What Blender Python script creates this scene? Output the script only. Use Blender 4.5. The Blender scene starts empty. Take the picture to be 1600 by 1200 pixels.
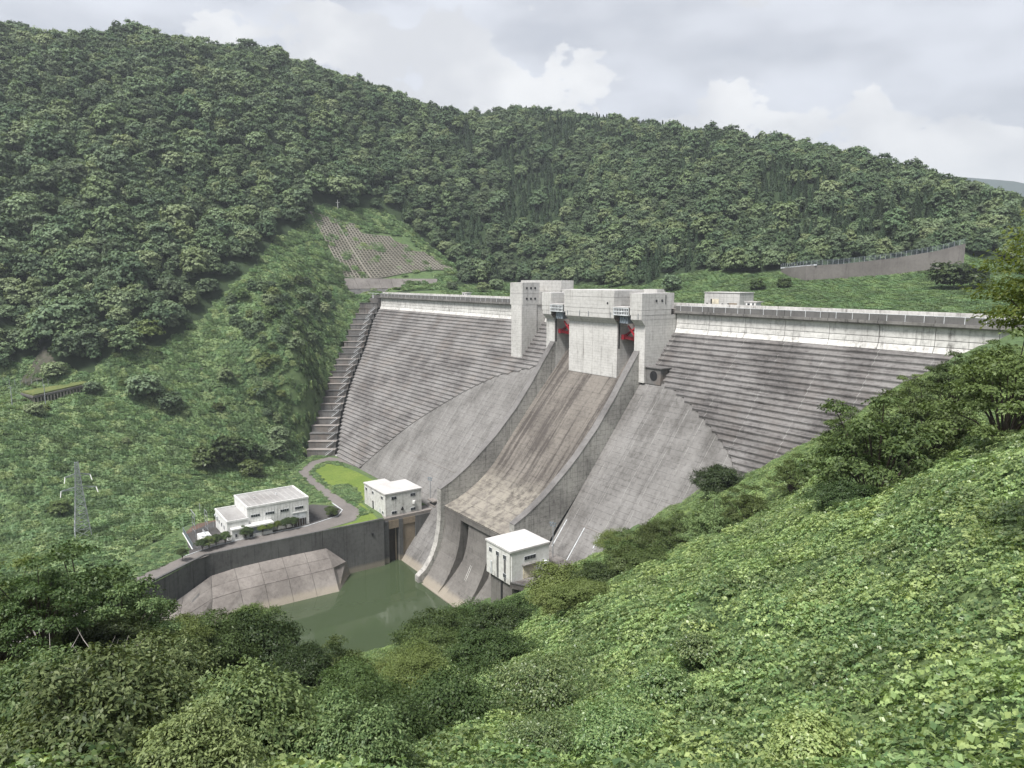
import bpy, math, random
import numpy as np
from mathutils import Vector
R = math.radians
SC = bpy.context.scene
COL = SC.collection
# ---------------------------------------------------------------- camera, sky, sun, exposure
cam = bpy.data.cameras.new('camera'); camo = bpy.data.objects.new('camera', cam); COL.objects.link(camo)
cam.sensor_width = 36; cam.lens = 25.2; cam.clip_start = .3; cam.clip_end = 20000
camo.location = (0, -200, 10); camo.rotation_euler = (R(90 - 8.4), 0, R(90 - 35.0))
SC.camera = camo
SC.view_settings.view_transform = 'Standard'; SC.view_settings.look = 'None'
SC.view_settings.exposure = 2.4; SC.view_settings.gamma = 1; SC.view_settings.use_curve_mapping = False
SUN_EL, SUN_AZ = R(60), R(162)          # azimuth clockwise from +Y
sun = bpy.data.lights.new('sun', 'SUN'); sun.energy = 1.5; sun.angle = R(14); sun.color = (1, .97, .92)
suno = bpy.data.objects.new('sun', sun); COL.objects.link(suno)
sd = Vector((math.sin(SUN_AZ) * math.cos(SUN_EL), math.cos(SUN_AZ) * math.cos(SUN_EL), math.sin(SUN_EL)))
suno.rotation_euler = sd.to_track_quat('Z', 'Y').to_euler()

class NT:
    """small helper for wiring shader nodes"""
    def __init__(s, tree): s.t = tree
    def n(s, kind, **kw):
        nd = s.t.nodes.new(kind)
        for k, v in kw.items():
            if k.startswith('i_'):
                k = k[2:]; k = int(k) if k.isdigit() else k.replace('_', ' ')
                sock = nd.inputs[k]
                if hasattr(v, 'is_output'): s.t.links.new(v, sock)
                else: sock.default_value = v
            else: setattr(nd, k, v)
        return nd
    def math(s, op, a, b=0.0, c=0.0, clamp=False):
        nd = s.t.nodes.new('ShaderNodeMath'); nd.operation = op; nd.use_clamp = clamp
        for i, v in enumerate((a, b, c)):
            if hasattr(v, 'is_output'): s.t.links.new(v, nd.inputs[i])
            else: nd.inputs[i].default_value = v
        return nd.outputs[0]
    def vmath(s, op, a, b=(0, 0, 0)):
        nd = s.t.nodes.new('ShaderNodeVectorMath'); nd.operation = op
        for i, v in enumerate((a, b)):
            if hasattr(v, 'is_output'): s.t.links.new(v, nd.inputs[i])
            else: nd.inputs[i].default_value = v
        return nd.outputs[0]
    def noise(s, vec, scale, detail=4, rough=.55):
        nd = s.n('ShaderNodeTexNoise'); nd.inputs['Scale'].default_value = scale
        nd.inputs['Detail'].default_value = detail; nd.inputs['Roughness'].default_value = rough
        s.t.links.new(vec, nd.inputs['Vector']); return nd.outputs[0]
    def smooth(s, v, a, b, lo=0.0, hi=1.0):
        nd = s.n('ShaderNodeMapRange', interpolation_type='SMOOTHSTEP')
        s.t.links.new(v, nd.inputs[0])
        for i, x in enumerate((a, b, lo, hi)): nd.inputs[i + 1].default_value = x
        return nd.outputs[0]
    def mix(s, f, a, b, blend='MIX'):
        nd = s.n('ShaderNodeMix', data_type='RGBA', blend_type=blend)
        for sock, v in ((nd.inputs[0], f), (nd.inputs[6], a), (nd.inputs[7], b)):
            if hasattr(v, 'is_output'): s.t.links.new(v, sock)
            elif isinstance(v, tuple): sock.default_value = (*v[:3], 1)
            else: sock.default_value = v
        return nd.outputs[2]
    def link(s, a, b): s.t.links.new(a, b)

world = bpy.data.worlds.new('World'); SC.world = world; world.use_nodes = True
w = NT(world.node_tree); w.t.nodes.clear()
sky = w.n('ShaderNodeTexSky', sky_type='NISHITA', sun_disc=False, sun_elevation=SUN_EL, sun_rotation=SUN_AZ)
skyc = w.vmath('SCALE', sky.outputs[0]); skyc.node.inputs['Scale'].default_value = .05
tc = w.n('ShaderNodeTexCoord').outputs['Generated']
sep = w.n('ShaderNodeSeparateXYZ'); w.link(tc, sep.inputs[0]); el = sep.outputs[2]
SKY_OFF = (3.1, 1.7, 0.4)
d1 = w.vmath('ADD', w.vmath('MULTIPLY', tc, (1, 1, 2.6)), SKY_OFF)
veil = w.noise(d1, 2.4, 6, .5)
gray = w.mix(w.smooth(veil, .40, .585), (.104, .107, .118), (.156, .160, .174))
d2 = w.vmath('ADD', w.vmath('MULTIPLY', tc, (1, 1, 1.6)), (SKY_OFF[0] + 5, SKY_OFF[1], 0))
lowf = w.noise(w.vmath('MULTIPLY', d2, (1, 1, .3)), 3.4, 2, .5)
puff = w.noise(d2, 8.5, 12, .57)
top = w.math('ADD', w.math('MULTIPLY_ADD', lowf, .62, -.07), w.math('MULTIPLY_ADD', puff, .42, -.21))
cum = w.smooth(w.math('SUBTRACT', top, el), -.002, .010)
cshade = w.noise(w.vmath('ADD', d2, (0, 0, .05)), 6, 6, .55)
white = w.mix(w.smooth(cshade, .38, .66), (.140, .142, .150), (.192, .192, .194))
clouds = w.mix(cum, gray, white)
alpha = w.math('MAXIMUM', w.smooth(veil, .25, .5, .80, .97), cum)
skymix = w.mix(alpha, skyc, clouds)
bg = w.n('ShaderNodeBackground', i_Strength=1.0); w.link(skymix, bg.inputs[0])
w.link(bg.outputs[0], w.n('ShaderNodeOutputWorld').inputs[0])

# ---------------------------------------------------------------- materials
MATS = {}
def newmat(name):
    m = bpy.data.materials.new(name); m.use_nodes = True; m.node_tree.nodes.clear(); MATS[name] = m
    return m, NT(m.node_tree)
def finish(nt, color, rough=.85, bump=None, bstr=.3, bdist=.1, spec=.3, metal=0):
    p = nt.n('ShaderNodeBsdfPrincipled'); p.inputs['Roughness'].default_value = rough
    p.inputs['Specular IOR Level'].default_value = spec; p.inputs['Metallic'].default_value = metal
    if hasattr(color, 'is_output'): nt.link(color, p.inputs[0])
    else: p.inputs[0].default_value = (*color, 1)
    if bump is not None:
        b = nt.n('ShaderNodeBump'); b.inputs['Strength'].default_value = bstr; b.inputs['Distance'].default_value = bdist
        nt.link(bump, b.inputs['Height']); nt.link(b.outputs[0], p.inputs['Normal'])
    nt.link(p.outputs[0], nt.n('ShaderNodeOutputMaterial').inputs[0]); return p
def plain(name, c, rough=.6, metal=0, var=.25):
    m, t = newmat(name); pos = t.n('ShaderNodeNewGeometry').outputs['Position']
    f = t.noise(pos, .7, 5)
    finish(t, t.mix(t.smooth(f, .35, .68), tuple(x * (1 - var) for x in c), tuple(min(1, x * (1 + var * .4)) for x in c)), rough, metal=metal)
    return m
def concrete(name, base, dark, streak=.6, blotch=.5, slope=0.0, low=None, lines=None, vlines=None, seams=None, tide=False, tint=None, fine=1.0, hstreak=0.0, line_amt=.35):
    """weathered concrete: large mottling, vertical run-off streaks, formwork lines, calcite seams, a tide mark"""
    m, t = newmat(name); g = t.n('ShaderNodeNewGeometry'); pos = g.outputs['Position']
    sp = t.n('ShaderNodeSeparateXYZ'); t.link(pos, sp.inputs[0]); X, Y, Z = sp.outputs
    n1 = t.noise(pos, .07, 5, .6); n2 = t.noise(pos, .8 * fine, 6, .65)
    st = t.noise(t.vmath('MULTIPLY', pos, (1.3, 1.3, .07)), 1.0, 5, .65)
    st2 = t.noise(t.vmath('MULTIPLY', pos, (.35, .35, .03)), 1.0, 3, .6)
    f = t.math('MULTIPLY', t.smooth(n1, .35, .68), blotch)
    f = t.math('MULTIPLY_ADD', t.smooth(n2, .4, .75), .4, f)
    f = t.math('MULTIPLY_ADD', t.math('MULTIPLY', t.smooth(st, .48, .72), t.smooth(st2, .38, .66)), streak, f)
    if hstreak:
        hs = t.noise(t.vmath('MULTIPLY', pos, (.12, 1.0, 2.2)), 1.0, 5, .7)
        f = t.math('MULTIPLY_ADD', t.smooth(hs, .47, .72), hstreak, f)
    if slope:
        ss = t.noise(t.vmath('MULTIPLY', pos, (.55, .02, .02)), 1.0, 5, .65); f = t.math('MULTIPLY_ADD', t.smooth(ss, .42, .68), slope, f)
    f = t.math('MINIMUM', f, 1.0)
    c = t.mix(f, base, dark)
    if tint: c = t.mix(t.math('MULTIPLY', t.smooth(t.noise(pos, .11, 4, .6), .48, .70), tint[1]), c, tint[0])
    if low: c = t.mix(t.math('MULTIPLY', t.smooth(Z, low[1], low[2], 0, 1), t.smooth(t.noise(pos, .35, 5, .65), .36, .62, .15, .85)), c, low[0])
    ln = None
    def frac(v, pitch, wd):
        u = t.math('FRACT', t.math('DIVIDE', v, pitch)); return t.math('LESS_THAN', u, wd / pitch)
    if lines: ln = frac(Z, lines, .16)
    if vlines:
        v2 = frac(t.math('ADD', X, Y), vlines, .14); ln = v2 if ln is None else t.math('MAXIMUM', ln, v2)
    if ln is not None:
        brk = t.smooth(t.noise(pos, .5, 3), .35, .6)
        c = t.mix(t.math('MULTIPLY', t.math('MULTIPLY', ln, brk), line_amt), c, tuple(x * .35 for x in dark))
    if seams:
        s1 = frac(t.math('MULTIPLY_ADD', t.noise(pos, .9, 3), .25, X), seams, .17)
        c = t.mix(t.math('MULTIPLY', t.math('MULTIPLY', s1, t.smooth(t.noise(pos, .33, 4), .38, .58)), .5), c, (.36, .355, .345))
    if tide:
        tz = t.math('ADD', Z, t.math('MULTIPLY', t.noise(pos, .5, 3), 1.2))
        c = t.mix(t.smooth(tz, -101.6, -103.4, 0, .65), c, (.285, .25, .20))
    finish(t, c, .9, n2, .35, .05, spec=.2); return m
def leafmat(name, c1, c2, c3=None, trans=.3, rough=.5, objvar=.5, spec=.22):
    m, t = newmat(name); g = t.n('ShaderNodeNewGeometry'); oi = t.n('ShaderNodeObjectInfo')
    c = t.mix(g.outputs['Random Per Island'], c1, c2)
    if c3: c = t.mix(t.smooth(oi.outputs['Random'], .55, 1.0, 0, objvar), c, c3)
    hsv = t.n('ShaderNodeHueSaturation'); t.link(c, hsv.inputs['Color'])
    t.link(t.smooth(oi.outputs['Random'], 0, 1, .70, 1.30), hsv.inputs['Value'])
    hu = t.math('MULTIPLY_ADD', t.math('FRACT', t.math('MULTIPLY', oi.outputs['Random'], 7.31)), .03, .492); t.link(hu, hsv.inputs['Hue'])
    c = hsv.outputs[0]
    p = t.n('ShaderNodeBsdfPrincipled'); p.inputs['Roughness'].default_value = rough; p.inputs['Specular IOR Level'].default_value = spec
    t.link(c, p.inputs[0])
    tr = t.n('ShaderNodeBsdfTranslucent'); t.link(t.mix(1.0, c, (1.0, 1.0, .55), 'MULTIPLY'), tr.inputs[0])
    mx = t.n('ShaderNodeMixShader'); mx.inputs[0].default_value = trans
    t.link(p.outputs[0], mx.inputs[1]); t.link(tr.outputs[0], mx.inputs[2])
    t.link(mx.outputs[0], t.n('ShaderNodeOutputMaterial').inputs[0]); return m
def ground(name, stops, s1=.02, s2=.35, bstr=.6):
    m, t = newmat(name); pos = t.n('ShaderNodeNewGeometry').outputs['Position']
    a = t.noise(pos, s1, 5, .6); b = t.noise(pos, s2, 6, .65)
    c = t.mix(t.smooth(a, .36, .66), stops[0], stops[1]); c = t.mix(t.smooth(b, .42, .70), c, stops[2])
    finish(t, c, .95, b, bstr, .3, spec=.1); return m

M_STEP = concrete('step concrete', (.206, .198, .195), (.074, .068, .067), .35, .6, seams=15.0, hstreak=.55, tint=((.165, .140, .125), .35))
M_STEP2 = concrete('brown step concrete', (.186, .178, .175), (.058, .053, .052), .35, .6, seams=15.0, hstreak=.75, tint=((.135, .122, .115), .4))
M_FACE = concrete('smooth face concrete', (.205, .198, .193), (.097, .092, .088), .5, .6, lines=1.66, vlines=None, seams=7.5, tide=True, line_amt=.45, slope=.3)
M_BAND = concrete('pale crest concrete', (.60, .59, .57), (.139, .131, .124), .85, .25, lines=1.5, line_amt=.12)
M_PALE = concrete('pale gatehouse concrete', (.514, .505, .488), (.273, .261, .252), .85, .3, lines=1.5, vlines=3.0, line_amt=.32)
M_PIER = concrete('pier concrete', (.571, .559, .542), (.273, .261, .249), .85, .3, lines=1.0, line_amt=.26)
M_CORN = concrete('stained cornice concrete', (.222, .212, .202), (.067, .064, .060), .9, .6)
M_GRAY = concrete('grey parapet concrete', (.148, .144, .141), (.081, .077, .076), .5, .5)
M_WALL = concrete('training wall concrete', (.396, .383, .360), (.116, .111, .106), .75, .5, lines=1.66, vlines=2.5, line_amt=.5)
M_COPE = concrete('coping concrete', (.178, .171, .168), (.087, .082, .081), .3, .8)
M_CHUTE = concrete('chute floor concrete', (.180, .163, .146), (.066, .058, .053), .1, .45, slope=.85, low=((.255, .235, .20), -62, -70), lines=1.66, line_amt=.35)
M_TOE = concrete('outlet concrete', (.171, .161, .151), (.084, .077, .072), .7, .6, lines=1.66, tide=True, line_amt=.2)
M_STAIR = concrete('abutment concrete', (.156, .151, .147), (.058, .053, .051), .9, .6, tint=((.22, .165, .13), .35))
M_RET = concrete('retaining wall concrete', (.124, .123, .121), (.047, .045, .045), 1.0, .5, tide=True)
M_REV = concrete('revetment concrete', (.255, .232, .216), (.128, .114, .106), .3, .7, tide=True, hstreak=.2)
M_SWALL = concrete('slope wall concrete', (.181, .168, .158), (.101, .092, .087), .8, .6)
M_LATT = concrete('lattice beam concrete', (.30, .28, .24), (.17, .155, .13), .2, .5)
M_WHITE = concrete('white painted wall', (.663, .663, .654), (.348, .331, .315), .35, .06)
M_STAINW = concrete('stained white wall', (.597, .593, .571), (.165, .153, .141), .95, .2)
M_ROOF = concrete('white roof', (.503, .494, .488), (.327, .308, .299), .1, .5)
M_ROOFG = concrete('flat roof', (.320, .314, .310), (.192, .182, .176), .1, .6)
M_ASPH = concrete('asphalt', (.077, .072, .071), (.047, .045, .043), .1, .6)
M_ROAD = concrete('road surface', (.168, .153, .144), (.114, .104, .099), .1, .6)
M_PLAT = concrete('platform concrete', (.228, .212, .202), (.067, .060, .057), .1, .9)
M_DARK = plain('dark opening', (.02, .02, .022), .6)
M_GLASS = plain('window glass', (.03, .034, .04), .12)
M_RED = plain('red gate paint', (.36, .022, .035), .45)
M_STEEL = plain('galvanised steel', (.36, .38, .40), .45, .4)
M_BLUE = plain('blue grey machinery', (.22, .25, .29), .5)
M_LGRAY = plain('light grey paint', (.58, .60, .62), .5)
M_TAN = concrete('tan gate panel', (.249, .202, .151), (.134, .108, .081), .8, .5)
M_RUST = concrete('rusty gate recess', (.050, .035, .025), (.020, .015, .012), .9, .5)
M_SHUT = plain('cream shutter', (.60, .545, .43), .5, var=.3)
M_BARK = plain('bark', (.075, .06, .05), .9)
M_DEAD = plain('dead branch', (.38, .35, .33), .9)
M_FENCE = plain('fence blue grey', (.20, .24, .27), .6)
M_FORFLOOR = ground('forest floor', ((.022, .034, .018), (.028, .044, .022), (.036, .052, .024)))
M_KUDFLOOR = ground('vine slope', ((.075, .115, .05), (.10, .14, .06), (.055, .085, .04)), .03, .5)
M_TURF = ground('dry roof turf', ((.10, .12, .045), (.14, .15, .055), (.07, .095, .035)), .2, .9, .3)
M_LAWN = ground('lawn', ((.115, .165, .036), (.15, .195, .046), (.09, .135, .032)), .08, .9, .3)
M_SOIL = ground('red soil', ((.16, .095, .07), (.12, .075, .055), (.09, .06, .045)), .1, 1.2)
M_FARHILL = ground('distant hill', ((.03, .05, .045), (.04, .06, .05), (.025, .04, .036)), .01, .05)
M_FILL = ground('lattice cell soil', ((.095, .088, .074), (.08, .08, .055), (.05, .058, .034)), .05, .5)
M_ROCK = ground('bare rock face', ((.085, .08, .066), (.06, .058, .045), (.035, .045, .024)), .1, .6)
L_FOREST = leafmat('forest leaves', (.066, .108, .060), (.138, .190, .096), (.165, .188, .085), .25, .6)
L_FOREST2 = leafmat('pale forest leaves', (.095, .138, .080), (.170, .222, .122), (.185, .21, .105), .25, .6)
L_CEDAR = leafmat('cedar needles', (.030, .052, .028), (.052, .080, .040), None, .1, .6)
L_KUDZU = leafmat('kudzu leaves', (.085, .155, .056), (.305, .385, .155), (.36, .41, .15), .38, .42, .3, .6)
L_KUDFAR = leafmat('slope vine leaves', (.100, .170, .078), (.215, .300, .135), (.27, .29, .14), .32, .5, .4)
L_FIELD = leafmat('field leaves', (.090, .145, .064), (.145, .210, .092), (.17, .21, .085), .3, .5, .3)
L_MID = leafmat('shrub leaves', (.046, .076, .026), (.125, .168, .060), (.15, .17, .055), .35, .48)
L_OLIVE = leafmat('olive leaves', (.062, .090, .028), (.125, .158, .052), (.14, .16, .05), .32, .5)
L_DARK = leafmat('dark glossy leaves', (.032, .055, .020), (.080, .108, .040), (.08, .10, .035), .28, .42)
L_MAPLE = leafmat('bright maple leaves', (.115, .170, .036), (.215, .260, .066), (.23, .26, .066), .5, .45)
L_GRAYG = leafmat('grey green leaves', (.060, .098, .038), (.215, .270, .115), (.25, .27, .11), .32, .45)
m_, t_ = newmat('green water'); ps_ = t_.n('ShaderNodeNewGeometry').outputs['Position']
M_WATER = m_; finish(t_, (.045, .062, .032), .04, t_.noise(ps_, .35, 4, .6), .035, .3, spec=.5)

# ---------------------------------------------------------------- object helpers
def tag(o, label=None, cat=None, group=None, kind=None):
    if label: o['label'] = label
    if cat: o['category'] = cat
    if group: o['group'] = group
    if kind: o['kind'] = kind
    return o
def thing(name, loc, label, cat, group=None):
    o = bpy.data.objects.new(name, None); o.location = loc; o.empty_display_size = .5; COL.objects.link(o)
    return tag(o, label, cat, group)
class MB:
    """collects shapes in world coordinates and links them as one mesh object"""
    def __init__(s): s.v = []; s.f = []
    def add(s, vs, fs):
        b = len(s.v); s.v += [tuple(map(float, p)) for p in vs]; s.f += [tuple(i + b for i in f) for f in fs]; return s
    def box(s, x0, x1, y0, y1, z0, z1):
        x0, x1 = min(x0, x1), max(x0, x1); y0, y1 = min(y0, y1), max(y0, y1); z0, z1 = min(z0, z1), max(z0, z1)
        v = [(x, y, z) for z in (z0, z1) for y in (y0, y1) for x in (x0, x1)]
        return s.add(v, [(0, 2, 3, 1), (4, 5, 7, 6), (0, 1, 5, 4), (2, 6, 7, 3), (0, 4, 6, 2), (1, 3, 7, 5)])
    def prism(s, poly, a, b, axis='x'):
        n = len(poly)
        def P(p, t): return (t, p[0], p[1]) if axis == 'x' else (p[0], t, p[1]) if axis == 'y' else (p[0], p[1], t)
        v = [P(p, a) for p in poly] + [P(p, b) for p in poly]
        return s.add(v, [tuple(range(n))[::-1], tuple(range(n, 2 * n))] + [(i, (i + 1) % n, n + (i + 1) % n, n + i) for i in range(n)])
    def tube(s, pts, r0, r1=None, n=6):
        pts = [Vector(p) for p in pts]; r1 = r0 if r1 is None else r1; b = len(s.v)
        for i, p in enumerate(pts):
            d = (pts[min(i + 1, len(pts) - 1)] - pts[max(i - 1, 0)]).normalized()
            u = d.orthogonal().normalized(); wv = d.cross(u); rr = r0 + (r1 - r0) * i / (len(pts) - 1)
            for k in range(n):
                a = 2 * math.pi * k / n; s.v.append(tuple(p + (u * math.cos(a) + wv * math.sin(a)) * rr))
        for i in range(len(pts) - 1):
            for k in range(n): s.f.append((b + i * n + k, b + i * n + (k + 1) % n, b + (i + 1) * n + (k + 1) % n, b + (i + 1) * n + k))
        s.f.append(tuple(b + k for k in range(n))[::-1]); e = b + (len(pts) - 1) * n; s.f.append(tuple(e + k for k in range(n)))
        return s
    def bar(s, p, q, wd, up=(0, 0, 1)):
        p, q = Vector(p), Vector(q); d = (q - p).normalized(); up = Vector(up)
        if abs(d.dot(up)) > .99: up = Vector((1, 0, 0))
        u = d.cross(up).normalized() * wd / 2; w2 = u.cross(d).normalized() * wd / 2
        v = [tuple(c + a * u + b * w2) for c in (p, q) for b in (-1, 1) for a in (-1, 1)]
        return s.add(v, [(0, 2, 3, 1), (4, 5, 7, 6), (0, 1, 5, 4), (2, 6, 7, 3), (0, 4, 6, 2), (1, 3, 7, 5)])
    def build(s, name, mat, parent=None, smooth=False):
        L = Vector((0, 0, 0)); q = parent
        while q is not None: L += q.location; q = q.parent
        me = bpy.data.meshes.new(name); me.from_pydata([(a - L.x, b - L.y, c - L.z) for a, b, c in s.v], [], s.f)
        me.materials.append(mat)
        o = bpy.data.objects.new(name, me); COL.objects.link(o); o.parent = parent
        if smooth:
            for p in me.polygons: p.use_smooth = True
        import bmesh
        bm = bmesh.new(); bm.from_mesh(me); bmesh.ops.recalc_face_normals(bm, faces=bm.faces); bm.to_mesh(me); bm.free()
        return o
def part(name, mat, parent, label=None, **kw):
    """a box part given by its limits"""
    o = MB().box(*kw['b']).build(name, mat, parent)
    if label: o['label'] = label
    return o
def structure(o): o['kind'] = 'structure'; return o

# ---------------------------------------------------------------- value noise and terrain
_rng = np.random.default_rng(7)
_LAT = _rng.random((256, 256))
def vnoise(x, y):
    xi = np.floor(x).astype(int); yi = np.floor(y).astype(int); fx = x - xi; fy = y - yi
    fx = fx * fx * (3 - 2 * fx); fy = fy * fy * (3 - 2 * fy)
    a = _LAT[xi & 255, yi & 255]; b = _LAT[(xi + 1) & 255, yi & 255]; c = _LAT[xi & 255, (yi + 1) & 255]; d = _LAT[(xi + 1) & 255, (yi + 1) & 255]
    return (a * (1 - fx) + b * fx) * (1 - fy) + (c * (1 - fx) + d * fx) * fy
def fbm(x, y, o=4):
    r = 0; a = 1; t = 0
    for i in range(o): r = r + a * (vnoise(x * 2 ** i + 17 * i, y * 2 ** i + 31 * i) - .5); t += a; a *= .5
    return r / t * 2
def tps_fit(P, lam=.5):
    P = np.array(P, float); xy = P[:, :2] / 100; n = len(P)
    d = np.linalg.norm(xy[:, None] - xy[None], axis=2); K = np.where(d > 0, d * d * np.log(d + 1e-12), 0) + np.eye(n) * lam * 1e-3
    A = np.zeros((n + 3, n + 3)); A[:n, :n] = K; A[:n, n] = 1; A[:n, n + 1:] = xy; A[n, :n] = 1; A[n + 1:, :n] = xy.T
    return xy, np.linalg.solve(A, np.r_[P[:, 2], 0, 0, 0])
def tps_eval(T, X, Y):
    xy, wt = T; X = np.asarray(X, float); Y = np.asarray(Y, float); q = np.stack([X.ravel(), Y.ravel()], 1) / 100; o = np.empty(len(q))
    for i in range(0, len(q), 20000):
        d2 = ((q[i:i + 20000, None] - xy[None]) ** 2).sum(2); K = .5 * d2 * np.log(d2 + 1e-12)
        o[i:i + 20000] = K @ wt[:-3] + wt[-3] + q[i:i + 20000] @ wt[-2:]
    return o.reshape(X.shape)
def inpoly(P, x, y):
    c = np.zeros(np.shape(x), bool); n = len(P)
    for i in range(n):
        x1, y1 = P[i]; x2, y2 = P[i - 1]
        if y1 == y2: continue
        c ^= ((y1 > y) != (y2 > y)) & (x < (x2 - x1) * (y - y1) / (y2 - y1) + x1)
    return c
def polydist(P, x, y):
    """signed distance to a polygon outline, negative inside"""
    d = np.full(np.shape(x), 1e9); n = len(P)
    for i in range(n):
        ax, ay = P[i]; bx, by = P[i - 1]; vx, vy = bx - ax, by - ay
        t = np.clip(((x - ax) * vx + (y - ay) * vy) / (vx * vx + vy * vy + 1e-9), 0, 1)
        d = np.minimum(d, np.hypot(x - ax - t * vx, y - ay - t * vy))
    return np.where(inpoly(P, x, y), -d, d)
FAR_PTS=[(-312,-209,-86),(-376,-207,-49),(-413,-207,-45),(-452,-204,-11),(-538,-198,61),(-694,-188,183),(-780,-185,200),(-860,-190,185),(-386,-157,-52),(-433,-148,-12),(-523,-131,64),(-689,-101,196),(-800,-90,200),(-386,-116,-57),(-433,-102,-14),(-525,-77,68),(-683,-33,195),(-790,10,205),(-372,-78,-85),(-396,-64,-49),(-444,-46,0),(-506,-21,57),(-670,42,193),(-760,90,195),(-458,0,0),(-452,12,0),(-440,5,1),(-503,35,50),(-567,67,107),(-656,111,178),(-740,150,180),(-433,50,2),(-475,74,26),(-538,111,82),(-643,173,163),(-720,230,165),(-442,110,7),(-533,173,85),(-656,259,178),(-740,320,175),(-318,118,4),(-346,146,12),(-418,216,77),(-540,335,158),(-620,430,155),(-215,101,-1),(-250,150,9),(-262,170,16),(-324,248,70),(-408,362,123),(-470,460,120),(-149,94,-4),(-190,172,8),(-205,200,20),(-236,255,51),(-293,360,89),(-340,460,88),(-107,101,-5),(-151,220,14),(-184,303,46),(-227,415,57),(-260,520,50),(-120,330,20),(-100,480,30),(-300,40,-22),(-200,40,-22),(-120,40,-22),(-380,30,-12),(-60,100,-10),(-301,-172,-86),(-285,-215,-88),(-303,-145,-86),(-305,-110,-86),(-340,-98,-86),(-356,-88,-86),(-372,-68,-86),(-384,-59,-85),(-290,-250,-92),(-440,-21,-21),(-426,-33,-36),(-413,-46,-53),(-394,-62,-73),(-449,-10,-12),(-386,-69,-83),(-350,-300,-60),(-450,-300,0),(-600,-320,120),(-300,-330,-92),(-760,-340,190)]
NEAR_PTS=[(0.0,-200.0,8.3),(6.0,-193.0,8.6),(15.0,-205.0,9.5),(40.0,-150.0,11.0),(15.0,-120.0,8.0),(-10.0,-60.0,4.0),(-40.0,0.0,1.0),(-62.0,6.0,0.0),(60.0,-250.0,20.0),(30.0,-230.0,14.0),(90.0,-100.0,25.0),(30.0,0.0,12.0),(30.0,60.0,14.0),(-30.0,60.0,4.0),(-4.1,-186.6,1.9),(-7.7,-176.2,0.4),(-13.4,-160.2,0.6),(-24.6,-129.1,0.5),(-6.2,-186.4,0.5),(-14.3,-170.2,-2.4),(-26.3,-146.1,-5.6),(-46.5,-105.9,-10.4),(-85.7,-28.2,-16.8),(-9.4,-185.8,-1.6),(-16.8,-175.2,-4.9),(-28.3,-158.8,-8.0),(-52.3,-124.3,-18.1),(-115.8,-33.3,-44.7),(-95.4,-84.3,-35.7),(-136.8,-34.2,-52.5),(-13.9,-185.6,-4.4),(-24.4,-174.9,-8.3),(-41.9,-157.1,-15.8),(-77.0,-121.4,-33.1),(-143.6,-53.7,-64.3),(-18.0,-187.4,-6.1),(-31.1,-178.2,-12.6),(-59.0,-158.7,-27.6),(-106.5,-125.4,-52.1),(-167.9,-82.4,-84.8),(-21.9,-190.3,-7.2),(-41.1,-181.7,-18.3),(-95.8,-157.1,-51.7),(-193.4,-113.2,-107.3),(-23.3,-194.3,-6.3),(-43.7,-189.2,-16.9),(-101.9,-174.6,-47.8),(-215.3,-145.9,-103.1),(-21.9,-198.2,-3.9),(-44.8,-196.1,-14.0),(-104.6,-190.7,-42.7),(-214.1,-180.5,-91.3),(-22.0,-201.2,-2.7),(-45.0,-202.0,-11.6),(-109.9,-204.7,-39.2),(-214.8,-208.7,-81.1)]
S, Z0 = .79, -9.8                       # slope of the downstream face, level where it starts
def face_y(z): return S * (z - Z0)
TERR_Z = -86.0
TERRACE = [(-256.5,-83),(-257,-151),(-237,-177),(-215,-207),(-222,-222),(-252,-196),(-268,-176),(-284,-160),(-295,-149),(-298,-118),(-300,-104),(-316,-97),(-342,-95),(-360,-84),(-377,-70),(-386,-60),(-372,-50),(-320,-45),(-264,-45),(-264,-81)]
OPEN1 = [(-429,-206),(-429,-190),(-408,-170),(-418,-151),(-418,-133),(-442,-103),(-457,-73),(-482,-52),(-499,-24),(-512,-10),(-514,41),(-497,59),(-466,74),(-435,56),(-435,-20),(-360,-50),(-256,-45),(-256,-90),(-225,-230),(-302,-270),(-430,-260)]
OPEN2 = [(-319,141),(-299,155),(-266,154),(-252,166),(-208,190),(-180,222),(-160,220),(-143,205),(-90,120),(-80,20),(-430,20),(-435,49),(-442,57),(-442,87),(-443,110),(-382,121),(-322,122)]
TF = tps_fit(FAR_PTS); TN = tps_fit(NEAR_PTS)
BOUND_Y = [-76, -69, -62, -46, -33, -21, -10, 0, 9]
BOUND_X = [-376, -385, -393, -412, -425, -439, -447, -449, -449]
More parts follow.
